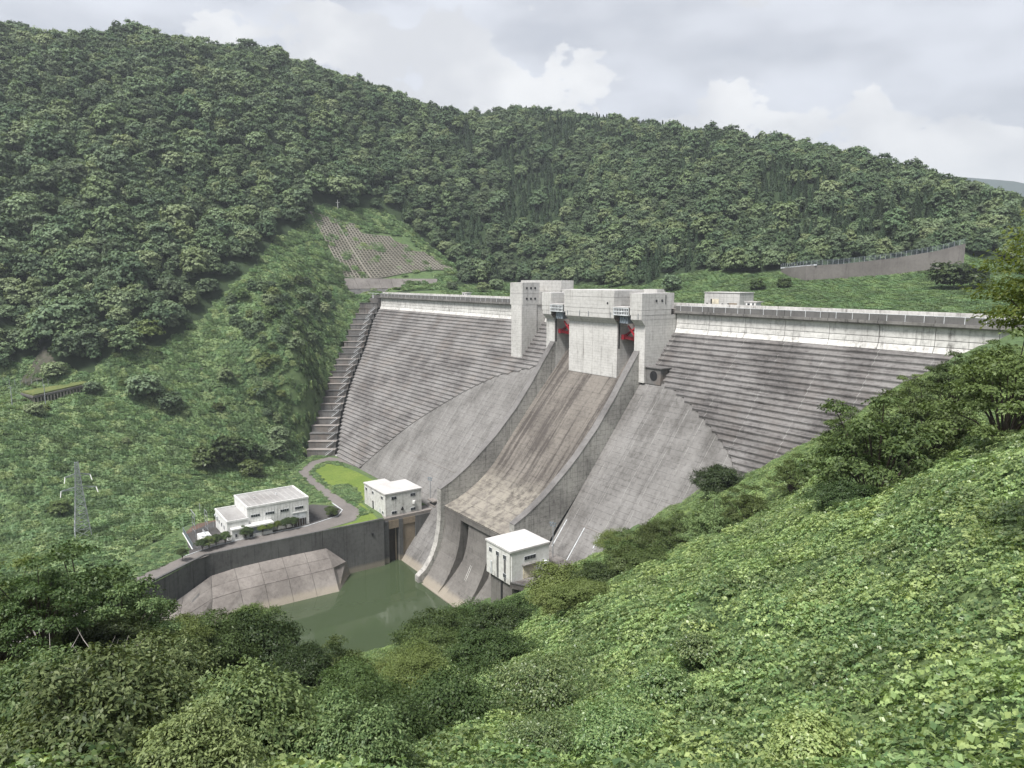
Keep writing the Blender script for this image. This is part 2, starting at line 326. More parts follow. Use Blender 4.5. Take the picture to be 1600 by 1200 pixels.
def far_h(X, Y):
    X = np.asarray(X, float); Y = np.asarray(Y, float)
    h = tps_eval(TF, X, Y)
    dforest = np.minimum(polydist(OPEN1, X, Y), polydist(OPEN2, X, Y))
    amp = np.clip(dforest / 60, 0, 1)
    h = h + amp * 6.5 * fbm(X / 75, Y / 75, 3) + (.25 + .75 * amp) * 1.6 * fbm(X / 14, Y / 14, 3)
    td = polydist(TERRACE, X, Y); k = np.clip(td / 7, 0, 1); k = k * k * (3 - 2 * k)
    h = np.where(td < 7, -86.35 + (np.maximum(h, -86.35) + .35 - .35) * 0 + k * (np.maximum(h, -86.35) + 86.35), h)
    river = (X > -258.5) & (Y < -60) & (td > 0) | (X > -236) & (Y < -60)
    edge = polydist([(-256.5,-83),(-257,-151),(-237,-177),(-215,-207),(-216,-208),(-238,-178),(-258,-152),(-257.5,-83)], X, Y)
    h = np.where(river | (edge < 4.2) | ((X > -267) & (Y > -86) & (Y < 0)), np.minimum(h, -112), h)
    bx = np.interp(Y, BOUND_Y, BOUND_X) + .8
    ins = (X > bx) & (Y > -76) & (Y < 9.5); h = np.where(ins, np.minimum(h, np.minimum(Z0 + Y / S - 7, -7)), h)
    h = np.where((X > -258) & (Y <= 9.5) & (Y > -62), -112, h)
    return h
def near_h(X, Y):
    X = np.asarray(X, float); Y = np.asarray(Y, float)
    h = tps_eval(TN, X, Y)
    r = np.hypot(X, Y + 200); a = np.clip((r - 4) / 30, 0, 1)
    h = h + a * (1.5 * fbm(X / 9, Y / 9, 3) + .9 * fbm(X / 2.9, Y / 2.9, 2))
    lim = -106.2 - np.clip(-196 - X, 0, 100) * .35
    h = np.where(X < -196, np.minimum(h, lim), h)
    pd = polydist([(-150,-84),(-169,-84),(-182,-84),(-182,-60),(-150,-50),(-140,-66)], X, Y)      # cut for the right gate house platform
    h = np.where(pd < 4, np.minimum(h, -83 + np.clip(pd, 0, 4) * 1.2), h)
    fy = face_y(h); ins = (Y > fy - .5) & (X < -60)          # stay below the dam face
    h = np.where(ins & (Y < 9), np.minimum(h, Z0 + (np.minimum(Y, 0)) / S - 1.0), h)
    return h
def grid_mesh(name, xs, ys, fn, mat, keep=None):
    X, Y = np.meshgrid(xs, ys, indexing='ij'); Zv = fn(X, Y); nx, ny = X.shape
    co = np.stack([X, Y, Zv], 2).reshape(-1, 3); idx = np.arange(nx * ny).reshape(nx, ny)
    q = np.stack([idx[:-1, :-1], idx[1:, :-1], idx[1:, 1:], idx[:-1, 1:]], 2).reshape(-1, 4)
    if keep is not None:
        c = co[q].mean(1); q = q[keep(c[:, 0], c[:, 1])]
    return raw_mesh(name, co, q, mat, True)
def raw_mesh(name, co, quads, mat, smooth=False):
    me = bpy.data.meshes.new(name); k = quads.shape[1]
    me.vertices.add(len(co)); me.vertices.foreach_set('co', np.ascontiguousarray(co, dtype=np.float32).ravel())
    me.loops.add(quads.size); me.loops.foreach_set('vertex_index', quads.astype(np.int32).ravel())
    me.polygons.add(len(quads)); me.polygons.foreach_set('loop_start', np.arange(0, quads.size, k, dtype=np.int32))
    me.polygons.foreach_set('loop_total', np.full(len(quads), k, np.int32))
    if smooth: me.polygons.foreach_set('use_smooth', np.ones(len(quads), bool))
    me.update(calc_edges=True); me.validate()
    if mat: me.materials.append(mat)
    return me
def link(name, me, parent=None):
    o = bpy.data.objects.new(name, me); COL.objects.link(o); o.parent = parent; return o

# ---------------------------------------------------------------- ground
dense = lambda a, b, s: np.arange(a, b + .01, s)
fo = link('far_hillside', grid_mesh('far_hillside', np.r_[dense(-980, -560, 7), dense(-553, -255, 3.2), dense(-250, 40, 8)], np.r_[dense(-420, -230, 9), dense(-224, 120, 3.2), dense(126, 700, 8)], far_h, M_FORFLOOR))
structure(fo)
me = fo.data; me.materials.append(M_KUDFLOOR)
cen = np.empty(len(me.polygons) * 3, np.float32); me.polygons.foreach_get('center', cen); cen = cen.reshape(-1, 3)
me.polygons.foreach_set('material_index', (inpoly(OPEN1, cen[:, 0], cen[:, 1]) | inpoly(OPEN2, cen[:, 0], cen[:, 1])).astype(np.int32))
no = link('near_hillside', grid_mesh('near_hillside', np.r_[dense(-300, -90, 2.6), dense(-88, 30, 1.0), dense(34, 90, 5)], np.r_[dense(-330, -225, 5), dense(-222, -90, 1.2), dense(-87, 60, 2.4)], near_h, M_KUDFLOOR))
structure(no)
a_ = np.linspace(R(15), R(80), 60); ds = [3800, 4300, 5000]
rows = []
for j, dd in enumerate(ds):
    rows.append(np.stack([-dd * np.cos(a_) * .8, dd * np.sin(a_), np.full(60, -60.) if j != 1 else 545 + 170 * fbm(a_ * 5, a_ * 0 + 3, 4)], 1))
co = np.concatenate(rows); ix = np.arange(180).reshape(3, 60)
structure(link('distant_hill', raw_mesh('distant_hill', co, np.stack([ix[:-1, :-1], ix[1:, :-1], ix[1:, 1:], ix[:-1, 1:]], 2).reshape(-1, 4), M_FARHILL, True)))
structure(link('terrain_plain', raw_mesh('terrain_plain', np.array([(-6000, -6000, -125.), (6000, -6000, -125), (6000, 6000, -125), (-6000, 6000, -125)]), np.array([[0, 1, 2, 3]]), M_FORFLOOR)))
structure(link('water', raw_mesh('water', np.array([(-260, -420, -105.3), (-120, -420, -105.3), (-120, -60, -105.3), (-260, -60, -105.3)]), np.array([[0, 1, 2, 3]]), M_WATER)))
def sheet(name, poly, z, mat):
    o = MB().add([(x, y, z) for x, y in poly], [tuple(range(len(poly)))]).build(name, mat); return structure(o)
sheet('terrace_ground', TERRACE[:5] + TERRACE[5:], TERR_Z, M_KUDFLOOR)
# yard, road loop and lawn each a few millimetres above the one below
sheet('yard_paving', [(-261.5,-155),(-284,-152),(-293,-140),(-292,-100),(-281,-90),(-264,-97),(-261,-120)], TERR_Z + .05, M_ASPH)
ROADL = [(-298,-50.5),(-317,-56),(-340,-55),(-355,-57),(-367,-64),(-363,-76),(-347,-87.5),(-327,-90),(-306,-91),(-290,-92.5),(-277,-92.5),(-271,-97),(-266.5,-111),(-266.5,-131),(-265,-146),(-260.5,-157),(-252,-171),(-244,-182),(-232,-199),(-224,-213)]
ROADR = [(-294,-54.5),(-313,-60.5),(-338,-60),(-352,-62),(-359,-67),(-356,-74),(-343,-83.5),(-325,-86),(-305,-86.5),(-286,-86.5),(-271,-86.5),(-262,-93.5),(-257.8,-111),(-257.8,-131),(-257.9,-147),(-254.5,-155),(-246,-167),(-239.2,-177.5),(-228,-194),(-219,-209)]
structure(MB().add([(x, y, TERR_Z + .10) for x, y in ROADL + ROADR], [(i, i + 1, 20 + i + 1, 20 + i) for i in range(19)]).build('access_road', M_ROAD))
KERB = MB()
for i in range(9, 15): KERB.bar((*ROADL[i], TERR_Z + .16), (*ROADL[i + 1], TERR_Z + .16), .3)
structure(KERB.build('kerb', M_LGRAY))
LAWN = [(-308,-63),(-329,-63.5),(-345,-65),(-354,-70),(-345,-80),(-325,-83),(-305,-83.5),(-288,-83.5),(-284,-78),(-290,-66)]
sheet('lawn', LAWN, TERR_Z + .04, M_LAWN)
sheet('lawn_verge', [(-257.6,-85),(-257.6,-105),(-258.4,-106),(-261.2,-93),(-270,-85.5),(-283,-84),(-281,-82)], TERR_Z + .03, M_LAWN)
sheet('roadside_verge', [(-257.6,-151),(-238,-177),(-216,-207),(-219,-208),(-239,-177.2),(-255.8,-152.6)], TERR_Z + .06, M_LAWN)
sheet('dam_toe_verge', [(-366,-54.5),(-340,-54),(-318,-55),(-297,-50),(-300,-47),(-372,-51)], TERR_Z + .03, M_LAWN)
sheet('soil_bank', [(-284,-153),(-294,-147),(-296,-128),(-293.5,-128),(-292.5,-141),(-283,-151.5)], TERR_Z + .03, M_SOIL)

# ---------------------------------------------------------------- air
hz = bpy.data.materials.new('haze'); hz.use_nodes = True; hz.node_tree.nodes.clear(); hn = NT(hz.node_tree)
pv = hn.n('ShaderNodeVolumePrincipled'); pv.inputs['Color'].default_value = (.84, .92, 1, 1); pv.inputs['Density'].default_value = 1.45e-4; pv.inputs['Anisotropy'].default_value = .2
hn.link(pv.outputs[0], hn.n('ShaderNodeOutputMaterial').inputs['Volume'])
tag(MB().box(-6100, 6100, -6100, 6100, -126, 760).build('haze', hz), kind='stuff')
# ---------------------------------------------------------------- the dam
WL = [(-246,-29),(-268.8,-35),(-278.6,-39.7),(-287.8,-44.7),(-295.5,-49.7),(-302.8,-54.6),(-313,-62),(-320.8,-69.4),(-327.6,-77.9),(-334.5,-86.2)]
WR = [(-176,-27.5),(-167.6,-29.5),(-158.9,-32.5),(-150.7,-35.9),(-143.6,-39.1),(-137.4,-42.3),(-134.5,-44),(-126,-52),(-121,-60),(-116,-80),(-112,-100)]
BZ = [-86, -83.9, -77.3, -68.9, -56.5, -46.3, -33.8, -18.9, -10.5, 0]
BX = [-366, -369, -379, -390, -403, -411, -419, -433, -437, -440]
wl_x = lambda z: float(np.interp(-z, [-p[1] for p in WL], [p[0] for p in WL]))
wr_x = lambda z: float(np.interp(-z, [-p[1] for p in WR], [p[0] for p in WR]))
wl_z = lambda x: float(np.interp(-x, [-p[0] for p in WL], [p[1] for p in WL]))
wr_z = lambda x: float(np.interp(x, [p[0] for p in WR], [p[1] for p in WR]))
b_x = lambda z: float(np.interp(z, BZ, BX))
dam = thing('dam', (-210, 0, -50), 'huge grey concrete gravity dam with a stepped downstream face below a pale crest wall', 'dam')
# core: two pieces so that it stays inside the left abutment line
def face_core(x0, x1, zt, zb, off):
    return MB().prism([(off, zt), (face_y(zb) + off, zb), (9, zb), (9, zt)], x0, x1)
core = MB()
core.prism([(1.2, -3), (1.2, -9), (face_y(-112) + 1.5, -112), (9, -112), (9, -3)], -330, -55)
for za, zb in ((-3, -9.8), (-9.8, -18), (-18, -34), (-34, -48), (-48, -62), (-62, -76), (-76, -90)):
    xa = max(b_x(zb), b_x(za)) + .5
    core.prism([(min(1.4, face_y(za) + 1.5), za), (min(1.4, face_y(zb) + 1.5), zb), (9, zb), (9, za)], xa if za < -4 else -438, -329)
core.build('dam_core', M_GRAY, dam)
HL = 1.66
def step(z, x0, x1, e0=.0, e1=.0):
    y = face_y(z); t = S * HL
    pr = [(y + 1.7, z), (y, z), (y - t - .10, z - .52 * HL), (y - t - .10, z - .68 * HL), (y - t, z - .71 * HL), (y - t, z - HL), (y + 1.7, z - HL)]
    m = MB(); n = len(pr); out = [0, 0, 1, 1, .9, .9, 0]
    v = [(x0 + e0 * o, p[0], p[1]) for p, o in zip(pr, out)] + [(x1 + e1 * o, p[0], p[1]) for p, o in zip(pr, out)]
    m.add(v, [tuple(range(n))[::-1], tuple(range(n, 2 * n))] + [(i, (i + 1) % n, n + (i + 1) % n, n + i) for i in range(n)])
    m.build('concrete_step', M_STEP if x0 < -236 else M_STEP2, dam)
for i in range(46):
    z = Z0 - i * HL; zb = z - HL
    xl = b_x(zb) + .1
    xr = -236.4 if zb > -29 else wl_x(zb)
    if xr - xl > 1: step(z, xl, xr, 0, -1.2 if zb < -29 else 0)
for i in range(44):
    z = Z0 - i * HL; zb = z - HL
    xl = -181.6 if zb > -27.6 else wr_x(zb)
    step(z, xl, -60 if z > -30 else -85, 1.6 if zb < -27.6 else 0, 0)
# smooth face below the steps, cast in 15 m bays
def face_panel(xa, xb, ztop, zbot, mat=M_FACE, lap=1.2):
    n = 5; xs = np.linspace(xa + .04, xb - .04, n); m = MB(); v = []
    tp = [ztop(x) + lap for x in xs]
    for d in (0, .8):
        v += [(x, face_y(tz) + d, tz) for x, tz in zip(xs, tp)] + [(x, face_y(zbot(x)) + d, zbot(x)) for x in xs]
    f = []
    for k in range(n - 1):
        f += [(k, k + 1, n + k + 1, n + k), (2 * n + k, 3 * n + k, 3 * n + k + 1, 2 * n + k + 1), (k, 2 * n + k, 2 * n + k + 1, k + 1), (n + k, n + k + 1, 3 * n + k + 1, 3 * n + k)]
    f += [(0, n, 3 * n, 2 * n), (n - 1, 3 * n - 1, 4 * n - 1, 2 * n - 1)]
    m.add(v, f).build('face_panel', mat, dam)
xs = [-334, -326, -311, -296, -281, -266, -251, -236.4]
for a, b in zip(xs, xs[1:]):
    up = lambda x: wl_z(x)
    lo = lambda x: -86.5 if x < -262 else -107
    mid = lambda x: max(-60.5 - .0 * x, -200)
    if wl_z((a + b) / 2) > -60:
        cut = lambda x: min(-60.5, wl_z(x) - .3)
        face_panel(a, b, up, cut); face_panel(a, b, cut, lo, lap=-.06)
    else: face_panel(a, b, up, lo)
xs = [-184.2, -174, -159, -144, -129, -118]
for a, b in zip(xs, xs[1:]):
    up = lambda x: min(wr_z(x), -27.6)
    cut = lambda x: min(-58.5, wr_z(x) - .3)
    face_panel(a, b, up, cut); face_panel(a, b, cut, lambda x: -107, lap=-.06)
# drains: two pale cast ribs and a pale rail line low on the smooth face
def on_face(x, z, d=.06): return (x, face_y(z) - d, z + .05)
for xa, za, zb2 in ((-182.6, -71.9, -80), (-173.2, -72, -82), (-165.4, -72, -76)):
    MB().bar(on_face(xa, za), on_face(xa, zb2), .3).build('drain_rib', M_LGRAY, dam)
MB().bar(on_face(-311, -72.3), on_face(-256.5, -72.3), .15).build('drain_gutter', M_REV, dam)
MB().bar(on_face(-175, -71.8), on_face(-165, -71.8), .15).build('drain_gutter', M_REV, dam)
# pale vertical wall under the crest: three courses of 15 m panels, then cornice, parapet, roadway
def crest_panels(x0, x1, pitch):
    n = max(1, round((x1 - x0) / pitch)); e = np.linspace(x0, x1, n + 1)
    for a, b in zip(e, e[1:]):
        a += .09; b -= .09
        MB().prism([(.8, -3.0), (.8, -6.2), (2, -6.2), (2, -3.0)], a, b).build('crest_panel', M_BAND, dam)
        MB().prism([(.8, -6.36), (.62, -7.95), (2, -7.95), (2, -6.36)], a, b).build('crest_panel', M_BAND, dam)
        MB().prism([(.66, -8.11), (-.12, -9.75), (2, -9.75), (2, -8.11)], a, b).build('crest_panel', M_BAND, dam)
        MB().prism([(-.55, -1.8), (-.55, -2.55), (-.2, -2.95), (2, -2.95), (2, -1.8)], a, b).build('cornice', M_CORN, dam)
        MB().box(a, b, -.02, .28, -1.78, .02).build('parapet_panel', M_GRAY, dam)
    for x in np.arange(x0 + 2.5, x1, 5.0):
        MB().box(x - .07, x + .07, -.09, -.03, -1.78, .02).build('parapet_post', M_LGRAY, dam)
crest_panels(-436.5, -269, 13.9); crest_panels(-260, -239.2, 20.8); crest_panels(-181.4, -61, 15.05)
part('crest_roadway', M_ROAD, dam, b=(-452, -58, .29, 9, -3, -1.2))
part('parapet_coping', M_LGRAY, dam, b=(-452, -269, -.05, .31, .03, .14)); part('parapet_coping', M_LGRAY, dam, b=(-181.3, -60, -.05, .31, .03, .14))
part('upstream_parapet', M_BAND, dam, b=(-452, -281.5, 9, 9.5, -3, .75)); part('upstream_parapet', M_BAND, dam, b=(-250, -58, 9, 9.5, -3, .75))
# left end of the crest: plain blocks and a short rail
part('crest_end_block', M_STAIR, dam, b=(-453, -437, -1.2, 1.0, -9, -3.1)); part('crest_end_block', M_GRAY, dam, b=(-446, -437, -.6, .6, -3, -.9))
part('crest_end_post', M_LGRAY, dam, b=(-445.6, -444.6, -1.0, -.7, -6, -.6)); part('crest_end_rail', M_LGRAY, dam, b=(-455, -437, -.35, -.1, .0, .25))
for x in (-441, -439): part('crest_end_post', M_STAIR, dam, b=(x - .4, x + .4, -.9, -.62, -3, -1))

# stepped abutment left of the face
stair = thing('stepped_abutment', (-410, -30, -50), 'tall flight of grey concrete landings climbing along the left edge of the dam face', 'stepped abutment')
zs = [-6.0 - 3.33 * k for k in range(25)]
for k in range(24):
    zt, zb = zs[k], zs[k + 1]; xr = b_x(zt - 2) + .05; yf = face_y(min(zb, Z0)) - .35
    if zt > -9.5: xr = -436.9; yf = -1.6 - .6 * k
    wd = 11.5 + min(k, 22) * .16; rx, ry = .574, .819
    def quad(l, r_, f_, bk_): 
        return [(xr - rx * l + ry * f_, yf - ry * l - rx * f_), (xr + rx * r_ + ry * f_, yf + ry * r_ - rx * f_), (xr + rx * r_ - ry * bk_, yf + ry * r_ + rx * bk_), (xr - rx * l - ry * bk_, yf - ry * l + rx * bk_)]
    MB().prism(quad(wd, 0, 0, 13), zb - .6, zt - .24, 'z').build('landing_block', M_STAIR, stair)
    MB().prism(quad(wd + .4, .2, .3, 3.6), zt - .23, zt, 'z').build('landing_slab', M_RET if k % 3 == 0 else M_REV, stair)
    if k > 0:
        a = Vector((xr - rx * 5.2 + ry * .9, yf - ry * 5.2 - rx * .9, zb + .1)); b = Vector((xr - rx * .8 + ry * .7, yf - ry * .8 - rx * .7, zt + .1)); h_ = Vector((0, 0, 1.0))
        MB().bar(a, b, .26).bar(a + h_, b + h_, .10).build('stair_flight', M_LGRAY, stair)
part('toe_slab', M_BAND, stair, b=(-386, -366, -60.2, -52, -86.3, -85.6))

# ---------------------------------------------------------------- spillway: chute, training walls, outlet piers
spill = thing('spillway', (-210, -45, -80), 'broad brown concrete spillway chute between two curved training walls in the middle of the dam', 'spillway')
CH = [(-6, -17.2), (-10, -21.5), (-14.4, -26.7), (-20, -33.0), (-25, -38.7), (-29.4, -43.9), (-34, -49.4), (-39, -55.4), (-42.2, -59.3), (-45.3, -62.9), (-49.1, -66.6), (-52.2, -69.0), (-55.2, -71.0), (-59, -73.1), (-63.2, -75.0), (-68.5, -76.7)]
CX = np.linspace(-233.2, -187.1, 5)
core2 = MB().prism([(y, z - .55) for y, z in CH] + [(-66.4, -78.6), (-58, -79.2), (-50, -79.2), (-40, -70), (-8, -32), (6, -20)], -233.2, -187.1); core2.build('chute_core', M_TOE, spill)
for i in range(len(CH) - 1):
    for j in range(4):
        (ya, za), (yb, zb) = CH[i], CH[i + 1]; dl = math.hypot(yb - ya, zb - za); oy, oz = (yb - ya) / dl * .025, (zb - za) / dl * .025
        if i == 0 and j == 0 and False: continue
        pf = [(ya + oy, za + oz), (yb - oy, zb - oz), (yb - oy + .25, zb - oz - .5), (ya + oy + .25, za + oz - .5)]
        MB().prism(pf, CX[j] + .025, CX[j + 1] - .025).build('floor_slab', M_CHUTE, spill)
part('lip_beam', M_TOE, spill, b=(-233.2, -187.1, -68.35, -66.2, -79.3, -77.25))
WT = [(-14.9, -15.9), (-20.5, -23.4), (-26.7, -32.2), (-34.7, -42.2), (-43.2, -50.9), (-47, -54.3), (-50.6, -57.2), (-54.4, -60.3), (-58, -63.0), (-61.8, -65.5), (-65.3, -67.6), (-70.1, -69.9)]
def tr_wall(x0, x1, fin):
    tail = [(-70.1, -80.5), (-70.7, -86), (-71.9, -91.5), (-74, -96.5), (-77, -100.6), (-80.3, -102.9), (-80.3, -106.5)] if fin else [(-70.1, -82)]
    body = WT + tail
    low = [(face_y(tail[-1][1]) + .6, tail[-1][1]), (-52, -74), (face_y(-60) + .6, -60), (face_y(-40) + .6, -40), (face_y(-27) + .6, -27), (-14.9, -27)]
    MB().prism([(y, z - .3) if i < len(WT) else (y, z) for i, (y, z) in enumerate(body)] + low, x0, x1).build('training_wall', M_WALL, spill)
    for a, b in zip(WT, WT[1:]):
        MB().prism([(a[0] - .02, a[1] - .29), (b[0] + .02, b[1] - .29), (b[0] + .02, b[1]), (a[0] - .02, a[1])], x0 - .12, x1 + .12).build('wall_coping', M_COPE, spill)
tr_wall(-236.1, -233.3, True); tr_wall(-187.0, -184.3, True)
PF = [(-68.4, -79.4), (-68.6, -84), (-69.4, -89), (-71, -94), (-73.4, -98.6), (-76, -102.3), (-78.6, -105.0), (-78.6, -107)]
def outlet(x0, x1, back=0.0, top=-79.4, name='outlet_pier'):
    pr = [(y + back * max(0, (z + 106) / 27), z) for y, z in PF]; pr[0] = (pr[0][0], top)
    pr += [(face_y(-107) + 1, -107), (face_y(-82) + 1, -82), (-56 + back * .3, top)]
    MB().prism(pr, x0, x1).build(name, M_TOE, spill)
outlet(-233.2, -221.2); outlet(-217.0, -203.0, .9, -79.9); outlet(-199.0, -187.1)
for a, b in ((-221.15, -217.05), (-202.95, -199.05)):
    outlet(a, b, 9, -81, 'outlet_slot')
part('outlet_ledge', M_BAND, spill, b=(-216.9, -203.1, -67.4, -66.3, -79.88, -79.45))
for x in (-211.5, -210.6): MB().tube([(x, -70.2, -93), (x - .2, -74.0, -100.5)], .1).build('drain_line', M_BAND, spill)
part('outlet_sill', M_REV, spill, b=(-232, -187, -79.6, -77.9, -106.5, -105.0))

# ---------------------------------------------------------------- spillway gate house over the chute
gh = thing('spillway_gatehouse', (-210, -8, -20), 'pale concrete gate house on three piers with overhanging upper storeys above the spillway', 'gatehouse')
for x0, x1, zb in ((-239, -233.35, -30), (-224, -195.8, -27.1), (-187, -181.6, -27.3)):
    n = 3 if x1 - x0 > 20 else 1; e = [x0, x0 + 8.9, x0 + 14.3, x1] if n == 3 else [x0, x1]
    for a, b in zip(e, e[1:]):
        MB().box(a + .06, b - .06, -15, 6, zb, -6.95).build('pier', M_PIER, gh)
        MB().prism([(-15, -6.9), (-16.95, -4.75), (6, -4.75), (6, -6.9)], a + .06, b - .06).build('corbel', M_PALE, gh)
        MB().box(a + .04, b - .04, -17, 6, -4.7, -3.2).build('fascia', M_PALE, gh)
    MB().box(x0 + .1, x1 - .1, -14.8, 5.8, zb + 1, -5).build('pier_core', M_GRAY, gh)
for x0, x1, zt, yb in ((-239.6, -233.35, 4.1, 1), (-224.9, -195.8, 5.5, 4), (-187.6, -181.6, 4.6, -2)):
    for za, zb in ((-3.12, -1.3), (-1.22, 2.9 if zt > 5 else zt - .25), (2.98, zt) if zt > 5 else (zt - .24, zt)):
        MB().box(x0, x1, -17, yb, za, zb).build('wall_band', M_PALE, gh)
    part('roof', M_ROOF, gh, b=(x0 + .35, x1 - .35, -16.6, yb - .35, zt, zt + .08))
part('link_bridge', M_PALE, gh, b=(-233.3, -224.95, -9, 6, -3.6, 3.9)); part('link_bridge', M_PALE, gh, b=(-195.75, -187.65, -9, 6, -3.6, 4.6))
part('upper_storey', M_PALE, gh, b=(-250, -195, 2, 9, -3, 5.2)); part('upper_storey', M_PALE, gh, b=(-196, -189, -1.9, 1.9, 1, 5.9))
for x, z in ((-199.3, .8),):
    MB().tube([(x, -17.12, z), (x, -16.9, z)], .42, n=12).build('porthole', M_DARK, gh)
for y, z in ((-9.8, 2.0), (-6.9, 2.0)):
    MB().tube([(-181.72, y, z), (-181.45, y, z)], .45, n=12).build('porthole', M_DARK, gh)
part('slot_window', M_DARK, gh, b=(-181.62, -181.5, -5.2, -4.9, .6, 4.0))
for x in (-222.5, -215.2, -209.8, -197.4, -183.2): part('drain_spout', M_STEEL, gh, b=(x - .1, x + .1, -17.25, -17.02, -4.4, -2.5))
# grated balconies with hoist boxes between the piers
for x0, x1 in ((-233.2, -225.0), (-195.6, -187.7)):
    part('balcony_floor', M_LGRAY, gh, b=(x0, x1, -17.6, -14, -3.5, -3.3))
    bal = MB(); nb = 9
    for i in range(nb + 1):
        x = x0 + .1 + (x1 - x0 - .2) * i / nb; bal.box(x - .13, x + .13, -17.6, -17.45, -3.3, -.6)
    for z in (-3.25, -2.0, -.75): bal.box(x0, x1, -17.66, -17.4, z - .16, z + .16)
    bal.build('balcony_grating', M_LGRAY, gh)
    part('balcony_roof', M_ROOF, gh, b=(x0 - .1, x1, -17.7, -13.5, -.55, -.3))
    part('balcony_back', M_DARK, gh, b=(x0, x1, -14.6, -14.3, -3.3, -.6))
    hb = part('hoist_box', M_BLUE, gh, b=(x0 + 2.4, x0 + 6.6, -16.4, -13, -6.3, -3.55))
    for k in range(3): MB().bar((x0 + 2.8 + k * 1.2, -16.55, -6.2), (x0 + 3.8 + k * 1.2, -16.55, -3.7), .2).build('hoist_brace', M_FENCE, hb)
    part('hoist_bracket', M_RUST, gh, b=(x0 + .1, x0 + 2.2, -16.6, -13.2, -5.4, -3.55))
    part('access_ladder', M_DARK, gh, b=(x0 + .55, x0 + .75, -15.2, -14.6, -16, -5.5))
# collar block with a round opening beside the right pier, arched hatch by the left pier
cb = MB().box(-181.5, -174.3, -14.3, -4, -27.4, -21.6).build('outlet_block', M_STAIR, gh)
MB().tube([(-177.6, -14.42, -24.3), (-177.6, -14.2, -24.3)], 1.75, n=20).build('round_opening', M_DARK, cb)
MB().box(-181.6, -173.6, -14.7, -4, -21.6, -21.25).build('block_slab', M_COPE, cb)
hb = MB().box(-241.6, -239.8, -15.2, -9, -25.6, -22.3).build('arched_hatch', M_STAIR, gh)
MB().tube([(-240.7, -15.3, -23.7), (-240.7, -15.1, -23.7)], .8, n=14).build('hatch_opening', M_DARK, hb)
for nm, x0, x1, lb in (('radial_gate', -233.3, -224.05, 'red radial gate arms in the left bay of the spillway gate house'), ('radial_gate', -195.75, -187.05, 'red radial gate arms in the right bay of the spillway gate house')):
    g = thing(nm, ((x0 + x1) / 2, -11, -9), lb, 'sluice gate')
    MB().box(x0 + .05, x0 + 1.5, -13.2, -11, -10.4, -8.6).build('trunnion_block', M_RED, g); MB().box(x1 - 1.2, x1 - .05, -13.0, -11, -10.6, -8.4).build('trunnion_block', M_RED, g)
    MB().prism([(x0 + 1.4, -10.2), (x1 - .3, -10.6), (x1 - .3, -8.3), (x0 + 4.2, -9.3), (x0 + 1.4, -8.9)], -12.6, -11.6, 'y').build('trunnion_girder', M_RED, g)
    for z0, z1 in ((-9, -4), (-9.6, -13)):
        for x in (x0 + .8, x1 - .8): MB().bar((x, -11.5, z0), (x, -1.5, z1), .7).build('gate_arm', M_RED, g)
    MB().bar((x1 - 3.6, -14.6, -5.0), (x1 - .45, -14.3, -8.6), .5).build('inclined_strut', M_RED, g)
    MB().prism([(-1.2, -15.5), (-.6, -10), (-1.4, -4), (-.9, -4), (0, -10), (-.7, -15.5)], x0 + .1, x1 - .1).build('skin_plate', M_RED, g)
    g.location.z -= 2.2

# ---------------------------------------------------------------- tower left of the gate house
tw = thing('dam_tower', (-264, -7, -20), 'tall slim pale concrete tower with two rows of portholes standing on the stepped face', 'tower')
MB().box(-268.1, -260.05, -12.7, -4.2, -29.5, -1.85).build('shaft', M_PIER, tw)
MB().box(-268.0, -260.4, -3.7, 1.5, -16, -1.85).build('rear_shaft', M_PIER, tw)
MB().box(-267.8, -261.2, -4.3, -3.6, -16, -2.5).build('shaft_joint', M_DARK, tw)
for za, zb in ((-1.8, 3.2), (3.27, 8.0)):
    MB().prism([(-269, -12.7), (-260.4, -12.7), (-260.0, -12.2), (-260.0, -2.8), (-269, -2.8)], za, zb, 'z').build('wall_band', M_PALE, tw)
part('roof', M_ROOF, tw, b=(-268.6, -260.4, -12.3, -3.2, 8.0, 8.1))
part('rear_block', M_PALE, tw, b=(-281, -250.3, 2, 9, 4.4, 9.0)); part('rear_block', M_PALE, tw, b=(-270, -250.6, 1.6, 8.8, -3, 4.33)); part('rear_block', M_PALE, tw, b=(-266, -259.6, -2.7, 1.5, -1.8, 4.0))
for y in (-9.9, -7.6, -5.3):
    for z in (.9, 5.6):
        MB().tube([(-260.06, y, z), (-259.88, y, z)], .52, n=12).build('porthole', M_DARK, tw)
